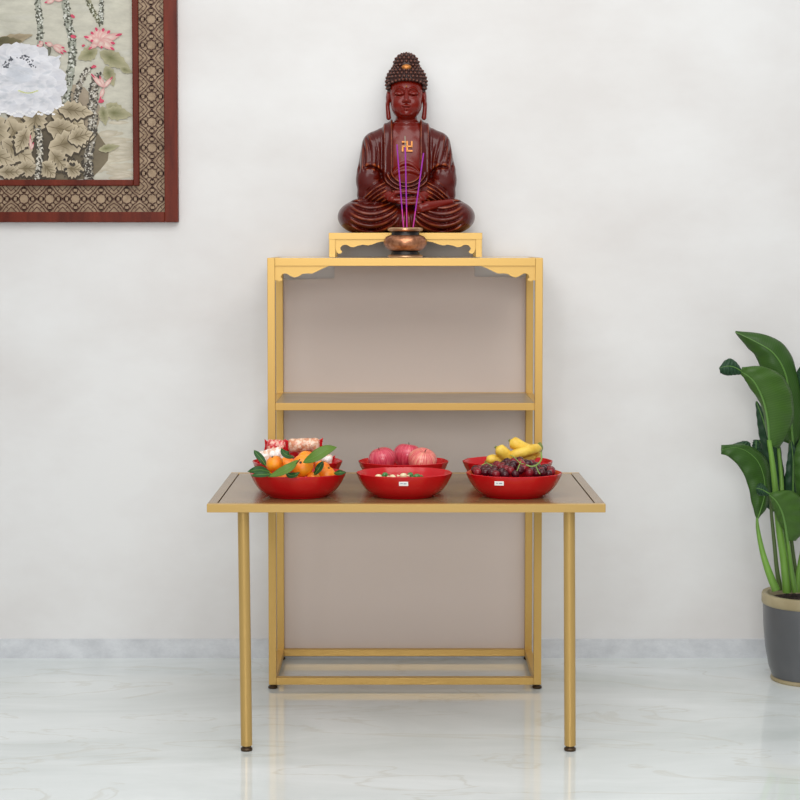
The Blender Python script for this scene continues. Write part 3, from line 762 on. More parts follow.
def ellmask(A, Y, Z): return gs(Y-1.2, 1.3)*gs(Z-134, 5)*ss(18.6, 20, A)
def hands_fn(X, Y, Z):
    A = np.abs(X)
    # wrists and palms
    d = smin(capd(A, Y, Z, (22, -23, 38.5), (14, -30, 35), 5.2, 4.6), ellp(A, Y, Z, (10, -30, 32.4), (9, 8, 3.2)), 2)
    # four fingers of each hand, the right hand lying in the left; fingers stacked in depth and slightly curled
    for k_ in range(4):
        yy = -37.2+3.6*k_; ln = (1.0, 0, .8, 3.0)[k_]
        f = smin(capd(X, Y, Z, (-12, yy+.6, 32.2), (0, yy, 32.0), 1.9, 1.8), capd(X, Y, Z, (0, yy, 32), (9-ln, yy+.5, 33.0), 1.8, 1.5), .4)
        d = smin(d, f, .5)
        f = smin(capd(X, Y, Z, (13, yy+.9, 29.4), (1, yy+.2, 28.6), 1.9, 1.8), capd(X, Y, Z, (1, yy+.2, 28.6), (-8+ln, yy+.7, 29.6), 1.8, 1.5), .4)
        d = smin(d, f, .5)
    # thumbs rising from the side of each palm and meeting
    th_ = smin(capd(A, Y, Z, (15.5, -33, 34.5), (10.5, -35, 39.2), 2.7, 2.1), capd(A, Y, Z, (10.5, -35, 39.2), (1.2, -35.4, 40.4), 2.1, 1.6), 1)
    d = smin(d, th_, .7)
    # sole and toes of the upturned foot on the viewer's right
    ft = smin(capd(X, Y, Z, (44, -19, 30.5), (20, -32, 26), 2.8, 5.2), ellp(X, Y, Z, (14.5, -34.5, 24.5), (5.5, 4, 4.6)), 2)
    for k_ in range(5):
        ft = smin(ft, ellp(X, Y, Z, (9.8+.5*k_, -35.5+.3*k_, 27.2-1.9*k_), (2.2, 1.6, 1.1)), .4)
    return np.minimum(d, ft)
def np_obj(name, parts, m, parent, sc, off=(0, 0, 0)):
    Vs, Qs, n0 = [], [], 0
    for V, Q in parts: Vs.append(V); Qs.append(Q+n0); n0 += len(V)
    V = np.concatenate(Vs)*sc+np.array(off); Q = np.concatenate(Qs)
    me = bpy.data.meshes.new(name)
    me.vertices.add(len(V)); me.vertices.foreach_set('co', V.astype(np.float32).ravel())
    me.loops.add(Q.size); me.loops.foreach_set('vertex_index', Q.astype(np.int32).ravel())
    me.polygons.add(len(Q)); me.polygons.foreach_set('loop_start', (np.arange(len(Q))*4).astype(np.int32))
    me.polygons.foreach_set('use_smooth', np.ones(len(Q), bool))
    me.update(calc_edges=True); me.validate()
    me.materials.append(m)
    # gilding rubbed onto raised ridges: height above a strongly relaxed copy of the surface
    wear = []
    for V0, Q0 in parts:
        W_ = V0.copy(); nb = np.zeros(len(V0), np.float32)
        for i in range(4): np.add.at(nb, Q0[:, i], 2)
        for _ in range(14):
            acc = np.zeros_like(W_)
            for i in range(4):
                j = (i+1) % 4; np.add.at(acc, Q0[:, i], W_[Q0[:, j]]); np.add.at(acc, Q0[:, j], W_[Q0[:, i]])
            W_ = .3*W_+.7*acc/np.maximum(nb, 1)[:, None]
        nr = np.cross(V0[Q0[:, 2]]-V0[Q0[:, 0]], V0[Q0[:, 3]]-V0[Q0[:, 1]]); vn = np.zeros_like(V0)
        for i in range(4): np.add.at(vn, Q0[:, i], nr)
        vn /= np.linalg.norm(vn, axis=1)[:, None]+1e-9
        hgt = ((V0-W_)*vn).sum(1)*(V0[:, 2] > 3)
        print(name, 'ridge', np.percentile(hgt, [2, 25, 50, 75, 90, 98])); wear.append(hgt)
    at_ = me.attributes.new('ridge', 'FLOAT', 'POINT'); at_.data.foreach_set('value', np.concatenate(wear).astype(np.float32))
    o = bpy.data.objects.new(name, me); COL.objects.link(o); o.parent = parent
    return o
SYc = 6.118
U = SYc*math.cos(TH)/F*1.0
sb = at(406.3, 232.6, SYc)
statue = thing('meditating_statue', 'dark red lacquered statue of a robed seated meditating figure on the gold riser', 'statue', (sb.x, SYc, ztop))
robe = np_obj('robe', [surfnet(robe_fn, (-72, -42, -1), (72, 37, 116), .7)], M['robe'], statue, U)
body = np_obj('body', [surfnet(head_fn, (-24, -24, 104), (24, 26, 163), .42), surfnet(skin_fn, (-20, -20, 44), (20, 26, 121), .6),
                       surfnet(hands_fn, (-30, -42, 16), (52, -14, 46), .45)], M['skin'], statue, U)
body['label'] = 'red lacquered head, chest and hands'
# hair: cap, topknot and rows of snail curls
def hairline(x, y):           # lowest z that carries hair
    return 150.3-.012*x*x if y < -6 else (150.3-.012*x*x)+(y+6)*(-1.9) if y < 6 else 126
bm = bmesh.new()
def hball(c, r, sub=1):
    ret = bmesh.ops.create_icosphere(bm, subdivisions=sub, radius=r); bmesh.ops.translate(bm, verts=ret['verts'], vec=c); return ret['verts']
for (c, r, cut) in (((0, 5, 149.5), (19.6, 19.8, 19.3), True), ((0, 5, 167), (11.9, 11.9, 11.2), False)):
    vs = hball((0, 0, 0), 1, 5)
    for v in vs:
        v.co = Vector((v.co.x*r[0]+c[0], v.co.y*r[1]+c[1], v.co.z*r[2]+c[2]))
    if cut:
        kill = [v for v in vs if v.co.z < hairline(v.co.x, v.co.y)]
        bmesh.ops.delete(bm, geom=kill, context='VERTS')
    step = 3.5; nrow = int(PI*r[2]/step/1.0)
    for i in range(nrow):
        ph = PI/2-(i+.3)*step/((r[0]+r[2])/2)
        if ph < -1.1: break
        rr = math.cos(ph); zc = c[2]+math.sin(ph)*r[2]
        cnt = max(1, int(2*PI*rr*r[0]/4.15))
        for j in range(cnt):
            a = 2*PI*(j+(i % 2)*.5)/cnt-PI/2
            x = c[0]+math.cos(a)*rr*r[0]; y = c[1]+math.sin(a)*rr*r[1]
            if cut and zc < hairline(x, y)+(3.6 if y < -6 else .6): continue
            if cut and zc > 165: continue
            if not cut and zc < 162: continue
            if y < 0 and abs(x) < 3.6 and abs(zc-164.5) < 2.2: continue
            hball((x, y, zc), 2.1, 1)
            n_ = Vector((math.cos(a)*rr, math.sin(a)*rr, math.sin(ph))).normalized()
            tips = hball(Vector((x, y, zc))+n_*1.15, 1.1, 1)
            for f in {f for v in tips for f in v.link_faces}: f.material_index = 1
for i in range(-5, 6):                      # the row that edges the forehead
    x = i*3.3; zc = hairline(x, -10)+1.0+abs(i)*.05
    y = 5-19.8*math.sqrt(max(0, 1-(x/19.6)**2-((zc-149.5)/19.3)**2))
    hball((x, y, zc), 2.0, 1); n_ = Vector((x/19.6, (y-5)/19.8, .1)).normalized()
    tips = hball(Vector((x, y, zc))+n_*1.15, 1.1, 1)
    for f in {f for v in tips for f in v.link_faces}: f.material_index = 1
for v in bm.verts: v.co *= U
hair = finish('hair', bm, [M['hair'], M['hairtip']], statue, auto=0); hair['label'] = 'rows of small dark brown snail curls with a topknot'
bm = bmesh.new(); bmesh.ops.create_uvsphere(bm, u_segments=24, v_segments=14, radius=1)
for v in bm.verts: v.co = Vector((v.co.x*4.7, v.co.y*2.4-9.6, v.co.z*3.1+163.6))*U
finish('hair_jewel', bm, M['giltmark'], statue, auto=0)
bm = bmesh.new(); bmesh.ops.create_uvsphere(bm, u_segments=12, v_segments=8, radius=.8)
for v in bm.verts: v.co = (v.co+Vector((0, -15.9, 144.3)))*U
finish('brow_dot', bm, M['giltmark'], statue, auto=0)
# gilt emblem on the chest
bm = bmesh.new(); s_ = 1.15; cy_, cz_ = -9.6, 85.7
def eb(x0, x1, z0, z1): box(bm, x0*U, x1*U, (cy_-1.0)*U, (cy_+2.4)*U, (cz_+z0)*U, (cz_+z1)*U)
a_ = 5.3; w_ = .68*s_
eb(-w_, w_, -a_, a_); eb(-a_, a_, -w_, w_)
eb(-a_, 0, a_-2*w_, a_); eb(0, a_, -a_, -a_+2*w_); eb(-a_, -a_+2*w_, -a_, 0); eb(a_-2*w_, a_, 0, a_)
for v in bm.verts: v.co.y += (v.co.z-cz_*U)*.2; v.co.x += .8*U
finish('chest_emblem', bm, M['giltmark'], statue, False)

# ------------------------------------------------------------------ potted plant
PY = 5.93
pc = at(803, 640, PY); kp = PY/F
plant = thing('potted_plant', 'tall potted plant with broad banana-like leaves in a grey pot at the right', 'plant', (pc.x, PY, 0))
zr = at(803, 592.8, PY).z
def rp(px_): return px_*kp
bm = bmesh.new()
lathe(bm, [(0, .012), (rp(28), .012), (rp(30.5), .014), (rp(34), zr*.16), (rp(37.6), zr*.38), (rp(39.6), zr*.62), (rp(40.3), zr*.86), (rp(40.0), zr*.9), (rp(36), zr*.9), (rp(35), zr*.82), (0, zr*.82)], 72)
pot = finish('pot', bm, M['potgrey'], plant, auto=40)
bm = bmesh.new(); lathe(bm, [(rp(36.4), zr*.84), (rp(41.2), zr*.885), (rp(41.6), zr*.9), (rp(41.6), zr*.975), (rp(40.8), zr), (rp(36.8), zr), (rp(35.6), zr*.985), (rp(35.3), zr*.84)], 72); finish('pot_rim', bm, M['pottan'], pot, auto=50)['label'] = 'tan rim band'
bm = bmesh.new(); lathe(bm, [(0, 0), (rp(31.2), 0), (rp(32), .004), (rp(31.6), .010), (rp(30), .014), (0, .014)], 72); finish('pot_base', bm, M['pottan'], pot, auto=50)
bm = bmesh.new(); lathe(bm, [(rp(35.3), zr*.9), (rp(28), zr*.925), (rp(15), zr*.94), (0, zr*.95)], 48)
for v in bm.verts: v.co.z += random.uniform(-.004, .004) if v.co.xy.length > .001 else 0
finish('soil', bm, M['soil'], plant)
O = plant.location.copy()
def stalk(pts, r0, r1, m='pstem'):
    bm = bmesh.new(); tube(bm, [at(p[0], p[1], PY+p[2])-O for p in pts], lambda t: (r0+(r1-r0)*t)*kp, n=30, seg=12)
    return finish('stalk', bm, M[m], plant)
def pleaf(left, mid, right, m='pleaf', n=40, ripple=.004, rib=1.0):
    """blade through three matching rows of (photo x, photo y, depth offset)"""
    def row(r): return crom([at(p[0], p[1], PY+p[2])-O for p in r], n)
    Lr, Mr, Rr = row(left), row(mid), row(right); K = 8
    bm = bmesh.new(); uvl = bm.loops.layers.uv.new('UVMap'); G = []; UVs = {}
    for i in range(n+1):
        rw = []
        for k_ in range(-K, K+1):
            t_ = abs(k_)/K; e = (Lr if k_ < 0 else Rr)[i]
            p = Mr[i].lerp(e, t_); wd = (e-Mr[i]).length
            p = p+Vector((0, -1, .25))*wd*.16*math.sin(PI*t_)+Vector((0, 1, 0))*ripple*math.sin(i*.9+k_*.1)*t_
            v = bm.verts.new(p); UVs[v] = (k_/K, i/n*1.6); rw.append(v)
        G.append(rw)
    for i in range(n):
        for k_ in range(2*K):
            try: f = bm.faces.new((G[i][k_], G[i][k_+1], G[i+1][k_+1], G[i+1][k_]))
            except ValueError: continue
            for l in f.loops: l[uvl].uv = UVs[l.vert]
    o = finish('leaf', bm, M[m], plant, auto=0)
    so = o.modifiers.new('solid', 'SOLIDIFY'); so.thickness = .0016; so.offset = 0
    bm = bmesh.new(); tube(bm, [p+Vector((0, -.0015, 0)) for p in Mr], lambda t: rib*(1.25-.95*t)*kp, raw=True, seg=8)
    finish('midrib', bm, M['midrib'], o)
    return o
# back leaves first (deeper), then the front ones
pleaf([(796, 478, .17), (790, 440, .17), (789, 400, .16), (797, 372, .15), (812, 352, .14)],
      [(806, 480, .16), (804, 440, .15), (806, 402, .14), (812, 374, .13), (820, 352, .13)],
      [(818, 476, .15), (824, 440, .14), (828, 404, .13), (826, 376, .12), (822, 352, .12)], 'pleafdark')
# upper back leaf with the tip folded to the left
pleaf([(779, 440, .12), (768, 410, .12), (762, 376, .12), (756, 357, .12), (747, 347, .13), (735.5, 333, .14)],
      [(793, 446, .10), (790, 410, .10), (786, 376, .09), (774, 354, .09), (756, 342, .10), (735, 332, .13)],
      [(801, 436, .12), (801, 402, .12), (795, 366, .12), (784, 345, .12), (764, 334.5, .12), (735.5, 331, .14)], 'pleaf')
# dark leaf behind the stalks
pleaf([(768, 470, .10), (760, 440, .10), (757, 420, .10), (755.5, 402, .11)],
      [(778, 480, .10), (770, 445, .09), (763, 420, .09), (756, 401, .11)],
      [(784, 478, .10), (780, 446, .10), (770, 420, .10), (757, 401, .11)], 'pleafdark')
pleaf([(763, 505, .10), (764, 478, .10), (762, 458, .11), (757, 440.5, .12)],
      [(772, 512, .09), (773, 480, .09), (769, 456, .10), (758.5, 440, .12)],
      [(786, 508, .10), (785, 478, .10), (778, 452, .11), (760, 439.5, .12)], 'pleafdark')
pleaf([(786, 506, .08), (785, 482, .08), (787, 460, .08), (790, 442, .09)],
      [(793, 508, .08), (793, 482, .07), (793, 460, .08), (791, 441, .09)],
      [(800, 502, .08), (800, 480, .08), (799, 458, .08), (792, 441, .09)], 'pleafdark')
pleaf([(797, 500, .0), (794, 474, .0), (795, 452, .0), (802, 432, .02)],
      [(808, 504, -.02), (806, 474, -.02), (806, 450, -.01), (808, 430, .01)],
      [(822, 500, -.01), (822, 474, -.02), (819, 450, -.01), (812, 430, .01)], 'pleaf')
# left drooping leaf
pleaf([(756.5, 519.5, .0), (752, 504, -.0), (747.5, 484, -.01), (740, 468, -.02), (729, 457, -.03), (721, 454, -.03)],
      [(757.5, 519.5, .0), (764.5, 494, -.0), (763, 474, -.0), (755, 458, -.01), (739, 448, -.02), (721, 449.5, -.03)],
      [(758.5, 519, .0), (769, 502, .03), (770, 478, .03), (766, 459, .02), (748, 445.5, .0), (721, 445, -.02)], 'pleaf', rib=.5)
pleaf([(750, 460, -.0), (745, 452, .0), (740, 447, .0), (732, 444.5, .01)],
      [(751, 455, .02), (746.5, 447, .02), (742, 443.5, .02), (733, 444, .02)],
      [(751.5, 449, .03), (749.5, 442.5, .03), (744, 441, .03), (735, 443.5, .03)], 'pleafdark', rib=.4)
pleaf([(754, 458, .02), (752, 451, .03), (752.5, 444, .03), (753.5, 440, .03)],
      [(757, 458, .02), (756, 451, .02), (756, 444, .02), (756, 439.5, .03)],
      [(760, 456, .02), (760.5, 450, .03), (760, 444, .03), (758, 440, .03)], 'pleafdark', rib=.4)
# main front leaf
pleaf([(767, 436, -.03), (763, 412, -.04), (758.5, 400, -.05), (750, 388, -.06), (744.5, 379, -.07), (740.5, 374, -.08)],
      [(769.5, 446, -.05), (767.5, 420, -.06), (763, 400, -.07), (755.5, 384, -.08), (748, 376, -.08), (740.5, 371.5, -.08)],
      [(779, 449, -.02), (792, 424, -.03), (793, 400, -.04), (784, 378, -.05), (764, 366.8, -.07), (742, 367, -.08)], 'pleaflight')
pleaf([(741, 368.5, -.08), (736, 362, -.085), (730, 358.5, -.09), (724, 361, -.09)],
      [(741, 371, -.085), (735, 367.5, -.10), (728, 366, -.105), (719, 368, -.10)],
      [(741, 374.5, -.08), (734, 375, -.09), (727, 375.5, -.095), (720, 373, -.095)], 'pleafdark', rib=.5)
# low front leaf on the right
pleaf([(787, 536, -.05), (781, 526, -.06), (776, 516, -.07), (772.5, 507, -.08), (769, 497, -.09)],
      [(787.5, 541, -.06), (785, 524, -.075), (781.5, 511, -.09), (776, 501, -.10), (768.5, 494, -.10)],
      [(796, 541, -.05), (806, 526, -.05), (805, 506, -.06), (792, 491, -.08), (769, 492.5, -.10)], 'pleaflight')
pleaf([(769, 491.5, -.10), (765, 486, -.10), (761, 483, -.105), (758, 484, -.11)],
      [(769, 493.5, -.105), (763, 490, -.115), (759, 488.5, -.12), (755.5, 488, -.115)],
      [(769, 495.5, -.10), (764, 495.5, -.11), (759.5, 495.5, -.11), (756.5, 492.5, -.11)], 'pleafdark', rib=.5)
stalk([(776, 590, -.03), (768, 570, -.03), (762, 550, -.02), (758, 530, -.01), (757, 518, 0)], 4.3, 1.2)
stalk([(787, 592, -.02), (784, 560, -.03), (779.5, 530, -.035), (775.5, 490, -.04), (772, 460, -.045), (769, 440, -.05)], 4.6, 2.2)
stalk([(780.5, 590, .02), (777, 570, .02), (774.5, 545, .03), (771.5, 515, .05), (770.5, 500, .07)], 2.6, 1.4, 'pstemdark')
stalk([(790, 590, .04), (786.5, 560, .04), (783, 520, .05), (781.5, 480, .07), (778.5, 448, .09)], 3.2, 1.8)
stalk([(795, 592, -.04), (791.5, 570, -.045), (789, 550, -.05), (787, 534, -.058)], 2.9, 1.3)
stalk([(799, 590, .05), (794, 560, .06), (789.5, 520, .08), (788.5, 480, .10), (790, 440, .10)], 2.2, 1.4, 'pstemdark')
stalk([(797, 592, .0), (799, 570, .0), (804, 540, -.0), (808, 502, -.02)], 3.2, 1.5)
stalk([(806, 592, .05), (806, 560, .07), (806, 520, .12), (806, 478, .16)], 3.2, 1.6)

# ------------------------------------------------------------------ framed picture
pic = thing('framed_picture', 'large framed flower painting with a patterned border hanging at the upper left', 'picture', at(-80, 0, WALL))
PO = pic.location.copy()
PX0, PX1, PT, PB = -240, 179.2, -250, 222.3      # outer frame in photo pixels
def pp_(px, py, off): v = at(px, py, WALL-off); return (v.x-PO.x, v.z-PO.z)
# use one affine scale on the wall plane
pA = at(0, 0, WALL); pB = at(179.2, 222.3, WALL)
kx = (at(179.2, 222.3, WALL).x-at(0, 222.3, WALL).x)/179.2; kz = (pA.z-pB.z)/222.3
def WX(px): return pB.x+(px-179.2)*kx-PO.x
def WZ(py): return pB.z-(py-222.3)*kz-PO.z
def fr_ring(name, o, i, y0, y1, m, bev=.003):
    bm = bmesh.new()
    (a0, b0, a1, b1), (c0, d0, c1, d1) = o, i
    box(bm, WX(a0), WX(c0), y0, y1, WZ(b1), WZ(b0)); box(bm, WX(c1), WX(a1), y0, y1, WZ(b1), WZ(b0))
    box(bm, WX(c0), WX(c1), y0, y1, WZ(b1), WZ(d1)); box(bm, WX(c0), WX(c1), y0, y1, WZ(d0), WZ(b0))
    return finish(name, bm, m, pic, False, bevel=bev)
fr_ring('outer_frame', (PX0, PT, PX1, PB), (PX0+13.2, PT+10, 166, 212), -.036, 0, M['frame'])
fr_ring('inner_frame', (PX0+38.6, PT+36.3, 140.8, 185.8), (PX0+44.5, PT+42, 134.8, 179.8), -.034, 0, M['frame'], .004)
boxobj('inlay_panel', WX(PX0+13), WX(166.2), -.014, -.002, WZ(212.2), WZ(PT+9.8), M['inlay'], pic)
bm = bmesh.new()
def strip(p, q, w=.95):
    a = Vector((WX(p[0]), 0, WZ(p[1]))); b = Vector((WX(q[0]), 0, WZ(q[1]))); d = b-a
    if d.length < 1e-6: return
    n_ = Vector((-d.z, 0, d.x)).normalized()*w*kx/2; d = d.normalized()*w*kx*.2
    y0, y1 = -.0165, -.0138
    pts_ = [a-d+n_, b+d+n_, b+d-n_, a-d-n_]
    t0 = [bm.verts.new((v.x, y0, v.z)) for v in pts_]; t1 = [bm.verts.new((v.x, y1, v.z)) for v in pts_]
    bm.faces.new(t0)
    for i in range(4): bm.faces.new((t0[i], t1[i], t1[(i+1) % 4], t0[(i+1) % 4]))
bx0, bx1, by0, by1 = PX0+13, 166, PT+10, 212
def poly_(pts_, w=.95):
    for p, q in zip(pts_[:-1], pts_[1:]):
        m_ = ((p[0]+q[0])/2, (p[1]+q[1])/2)
        if bx0 < m_[0] < bx1 and by0 < m_[1] < by1: strip((min(max(p[0], bx0), bx1), min(max(p[1], by0), by1)), (min(max(q[0], bx0), bx1), min(max(q[1], by0), by1)), w)
def circ(cx, cy, r, n, w=.95, a0=0, a1=2*PI, lobe=0):
    poly_([(cx+r*(1+lobe*math.cos(8*(a0+(a1-a0)*i/n)))*math.cos(a0+(a1-a0)*i/n), cy+r*(1+lobe*math.cos(8*(a0+(a1-a0)*i/n)))*math.sin(a0+(a1-a0)*i/n)) for i in range(n+1)], w)
def motif(cx, cy):
    circ(cx, cy, 5.0, 24, 1.1, lobe=.09); h = 12.8
    for k_ in range(4):
        a = PI/2*k_; c_, s2 = math.cos(a), math.sin(a)
        R = lambda x, y: (cx+x*c_-y*s2, cy+x*s2+y*c_)
        x_, y_ = R(8.6, 0); circ(x_, y_, 2.5, 10, .9)
        poly_([R(h, 0), R(9.6, 3.4), R(6.6, 5.6), R(5.6, 6.6), R(3.4, 9.6), R(0, h)], 1.1)
        poly_([R(3.9, 3.9), R(6.1, 6.1)], .9)
        poly_([R(5.9, 1.4), R(7.0, 0), R(5.9, -1.4)], .9)
        poly_([R(h, 4.2), R(9.4, 6.4), R(6.4, 9.4), R(4.2, h)], .8)
        poly_([R(h, 8.0), R(10.4, 10.4), R(8.0, h)], .8)
        poly_([R(7.4, 7.4), R(9.4, 9.4)], .7)
        poly_([R(10.9, 1.0), R(10.9, -1.0)], 1.4)
P0x, P0y, PS = 153.2, 198.8, 25.6
xs = [P0x-PS*i for i in range(0, 17)]; ys = [P0y-PS*i for i in range(0, 19)]
for x in xs: motif(x, P0y)
for y in ys[1:]: motif(P0x, y)
for x in xs: motif(x, PT+23.2)
for y in ys[1:]: motif(PX0+26, y)
finish('lattice_inlay', bm, M['lattice'], pic, False)

# painting: layered brush shapes on the canvas
bm = bmesh.new(); cl = bm.loops.layers.float_color.new('paint'); LAY = [0]
CXR = (-196, 134.9, -209, 179.9)
def pshape(pts_, c1, c2=None, cen=None):
    """flat brush shape: c1 at the rim, c2 at the centre"""
    c2 = c2 or c1
    LAY[0] += 1; y = -.0150-LAY[0]*.0000035
    P = [(min(max(p[0], CXR[0]), CXR[1]), min(max(p[1], CXR[2]), CXR[3])) for p in pts_]
    cc = cen or (sum(p[0] for p in P)/len(P), sum(p[1] for p in P)/len(P))
    cc = (min(max(cc[0], CXR[0]), CXR[1]), min(max(cc[1], CXR[2]), CXR[3]))
    c = bm.verts.new((WX(cc[0]), y, WZ(cc[1]))); vs = [bm.verts.new((WX(p[0]), y, WZ(p[1]))) for p in P]
    A1, A2 = rgba(c1), rgba(c2)
    for i in range(len(vs)):
        f = bm.faces.new((c, vs[i], vs[(i+1) % len(vs)]))
        for l in f.loops: l[cl] = A2 if l.vert is c else A1
def R2(a, b): return random.uniform(a, b)
def blob(cx, cy, rx, ry, c1, c2=None, rot=0, n=14, jag=.12, cen=None):
    pts_ = []
    for i in range(n):
        a = 2*PI*i/n; r = 1+R2(-jag, jag); x = math.cos(a)*rx*r; y = math.sin(a)*ry*r
        pts_.append((cx+x*math.cos(rot)-y*math.sin(rot), cy+x*math.sin(rot)+y*math.cos(rot)))
    pshape(pts_, c1, c2, cen)
def petal(cx, cy, ang, ln, wd, tip, base, n=10, serr=0, sharp=.8):
    dx, dy = math.cos(ang), math.sin(ang); L_, R_ = [], []
    for i in range(n+1):
        t_ = i/n; w = wd*math.sin(PI*t_**sharp)*(1+(serr*(1 if i % 2 else -1)))
        L_.append((cx+dx*ln*t_-dy*w, cy+dy*ln*t_+dx*w)); R_.append((cx+dx*ln*t_+dy*w, cy+dy*ln*t_-dx*w))
    pshape(L_+R_[::-1][1:-1], tip, base, (cx+dx*ln*.35, cy+dy*ln*.35))
# ground: subtle regions
pshape([(CXR[0], CXR[2]), (CXR[1], CXR[2]), (CXR[1], CXR[3]), (CXR[0], CXR[3])], (192, 188, 172), (195, 192, 177))
for _ in range(60):
    x, y = R2(-190, 134), R2(-200, 178); blob(x, y, R2(15, 32), R2(2, 6), (188, 185, 168), (200, 197, 184) if y < 90 else (186, 176, 154), 0, 16, .2)
for _ in range(26): blob(R2(92, 134), R2(105, 178), R2(9, 22), R2(1.5, 4), (182, 172, 150), (202, 194, 176), R2(-.2, .2), 12, .25)
blob(48, 150, 58, 40, (118, 106, 84), (74, 64, 50), 0, 26, .12)
blob(80, 115, 22, 30, (160, 146, 126), (140, 124, 104), 0, 20, .15)
def branch(path, w, cols, n=70):
    P = crom([(a, b, 0) for a, b in path], 40)
    L_ = []; R_ = []
    for i in range(41):
        d = P[min(i+1, 40)]-P[max(i-1, 0)]; d.normalize(); nn = Vector((-d.y, d.x, 0)); ww = w*(1+.15*math.sin(i*1.7))
        L_.append(P[i]+nn*ww); R_.append(P[i]-nn*ww)
    for i in range(40): pshape([L_[i][:2], L_[i+1][:2], R_[i+1][:2], R_[i][:2]], cols[0], cols[1])
    for _ in range(n):
        p = P[random.randrange(41)]; blob(p.x+R2(-w, w)*1.1, p.y+R2(-2, 2), R2(.6, 1.5), R2(.6, 1.6), cols[2], cols[2], R2(0, 3), 7, .3)
    for _ in range(n//2):
        p = P[random.randrange(41)]; blob(p.x+R2(-w, w)*.8, p.y+R2(-2, 2), R2(.5, 1.1), R2(.5, 1.3), cols[3], cols[3], R2(0, 3), 7, .3)
gr = ((150, 152, 138), (172, 174, 160), (84, 84, 72), (206, 206, 196))
branch([(43, -40), (41, 0), (43, 20), (43, 50)], 3, gr, 90)
branch([(66, -40), (68, 0), (71, 22), (75, 45), (73, 70), (69, 95), (66, 112)], 3.6, gr, 170)
branch([(86, -20), (91, 0), (96, 12), (103, 24)], 2.2, ((140, 136, 110), (166, 164, 140), (84, 84, 60), (196, 196, 180)), 60)
branch([(105, -20), (104, 5), (104, 24)], 1.8, gr, 40)
branch([(91, 70), (86, 76), (80, 90), (77, 104)], 2.6, ((140, 132, 118), (160, 152, 138), (76, 70, 60), (196, 190, 178)), 70)
branch([(99, 75), (95, 100), (94, 130), (90, 155), (90, 179)], 4.4, ((138, 130, 114), (160, 152, 138), (70, 64, 56), (196, 190, 178)), 220)
# olive washes
for (x, y, a, ln, wd) in ((102, 52, .5, 34, 8), (100, 50, 2.7, 22, 7), (108, 66, 1.2, 22, 6), (108, 104, .6, 26, 7), (106, 112, .1, 28, 7), (104, 106, 1.4, 20, 5), (122, 68, .35, 14, 3.5), (100, 150, -.2, 22, 4)):
    petal(x, y, a, ln, wd, (168, 162, 130), (106, 106, 66), serr=.12)
# tan leaves below the peony
LV = [(22, 104, 1.5, 34, 12), (40, 106, 1.75, 34, 11), (54, 110, .55, 42, 12), (48, 126, .2, 40, 11), (60, 108, .15, 36, 9), (10, 118, 1.15, 52, 14), (-8, 110, 1.3, 50, 13), (50, 148, -.25, 48, 12), (52, 150, .9, 28, 9), (8, 158, .25, 34, 8), (4, 140, .6, 40, 11), (18, 168, .05, 26, 8), (66, 168, .1, 20, 9), (30, 128, 2.0, 28, 8), (70, 140, -.3, 26, 9), (44, 162, .9, 20, 9), (-14, 150, .4, 34, 10), (0, 172, 0, 26, 7)]
for (x, y, a, ln, wd) in LV:
    petal(x-.8, y+1.2, a, ln+2, wd+1.2, (70, 60, 46), (70, 60, 46), serr=.16, n=12)
    petal(x, y, a, ln, wd, (192, 177, 150), (112, 98, 68), serr=.16, n=12)
    petal(x, y, a, ln*.96, .5, (112, 98, 72), (112, 98, 72), n=6)
    for s in (-1, 1):
        for t_ in (.25, .45, .65):
            petal(x+math.cos(a)*ln*t_, y+math.sin(a)*ln*t_, a+s*.7, wd*.9, .4, (120, 106, 78), (112, 98, 72), n=5)
branch([(40, 128), (42, 150), (39, 179)], 3.2, ((150, 142, 124), (176, 168, 150), (64, 58, 48), (206, 200, 186)), 120)
for _ in range(28): blob(R2(66, 92), R2(155, 178), R2(.8, 1.8), R2(.8, 1.8), (62, 54, 44), (62, 54, 44), 0, 8, .3)
# brown leaf at the upper left
petal(-6, 46, -.25, 44, 6, (168, 152, 124), (104, 92, 66), serr=.1); petal(-4, 43, -.05, 30, 5, (110, 100, 70), (84, 78, 50), serr=.15); blob(4, 42, 9, 4, (96, 90, 62), (80, 74, 48), -.4)
blob(50, 53, 3.2, 6, (100, 100, 84), (120, 120, 104), .6)
# white peony
pc_ = (22, 81)
for k_ in range(30):
    a = 2*PI*k_/30+R2(-.1, .1); rr = 1+.06*math.sin(k_*2.4)
    blob(pc_[0]+math.cos(a)*36*rr, pc_[1]-1+math.sin(a)*26*rr+(5 if math.cos(a) > .6 else 0), R2(9, 13), R2(8, 11), (216, 215, 218), (198, 199, 205), a, 14, .1)
for ring, (rx1, ry1) in enumerate(((28, 23), (20, 16), (12, 9))):
    for k_ in range(18-ring*3):
        a = 2*PI*k_/(18-ring*3)+ring*.3+R2(-.15, .15)
        blob(pc_[0]+math.cos(a)*rx1, pc_[1]+math.sin(a)*ry1, R2(8, 11), R2(5, 8), (220, 219, 222), (203, 204, 210), a, 14, .1)
blob(pc_[0], pc_[1]-6, 14, 9, (204, 206, 212), (194, 197, 204), 0, 16, .12)
for _ in range(40): blob(R2(-12, 62), R2(58, 106), R2(3, 7), R2(1, 2.4), (208, 209, 214), (192, 195, 200), R2(-.6, .6), 10, .2)
for _ in range(46):
    a = R2(PI*.95, PI*2.05); r = R2(.72, 1.1); blob(22+math.cos(a)*15*r, 67+math.sin(a)*11*r, R2(.5, 1.5), R2(.5, 1.1), (92, 94, 102), (70, 72, 80), R2(0, 3), 7, .3)
for i in range(9): blob(22+i*2.2, 91+2.2*math.sin(i/8*PI), 1.5, .7, (204, 208, 150), (196, 202, 130), 0, 8, .2)
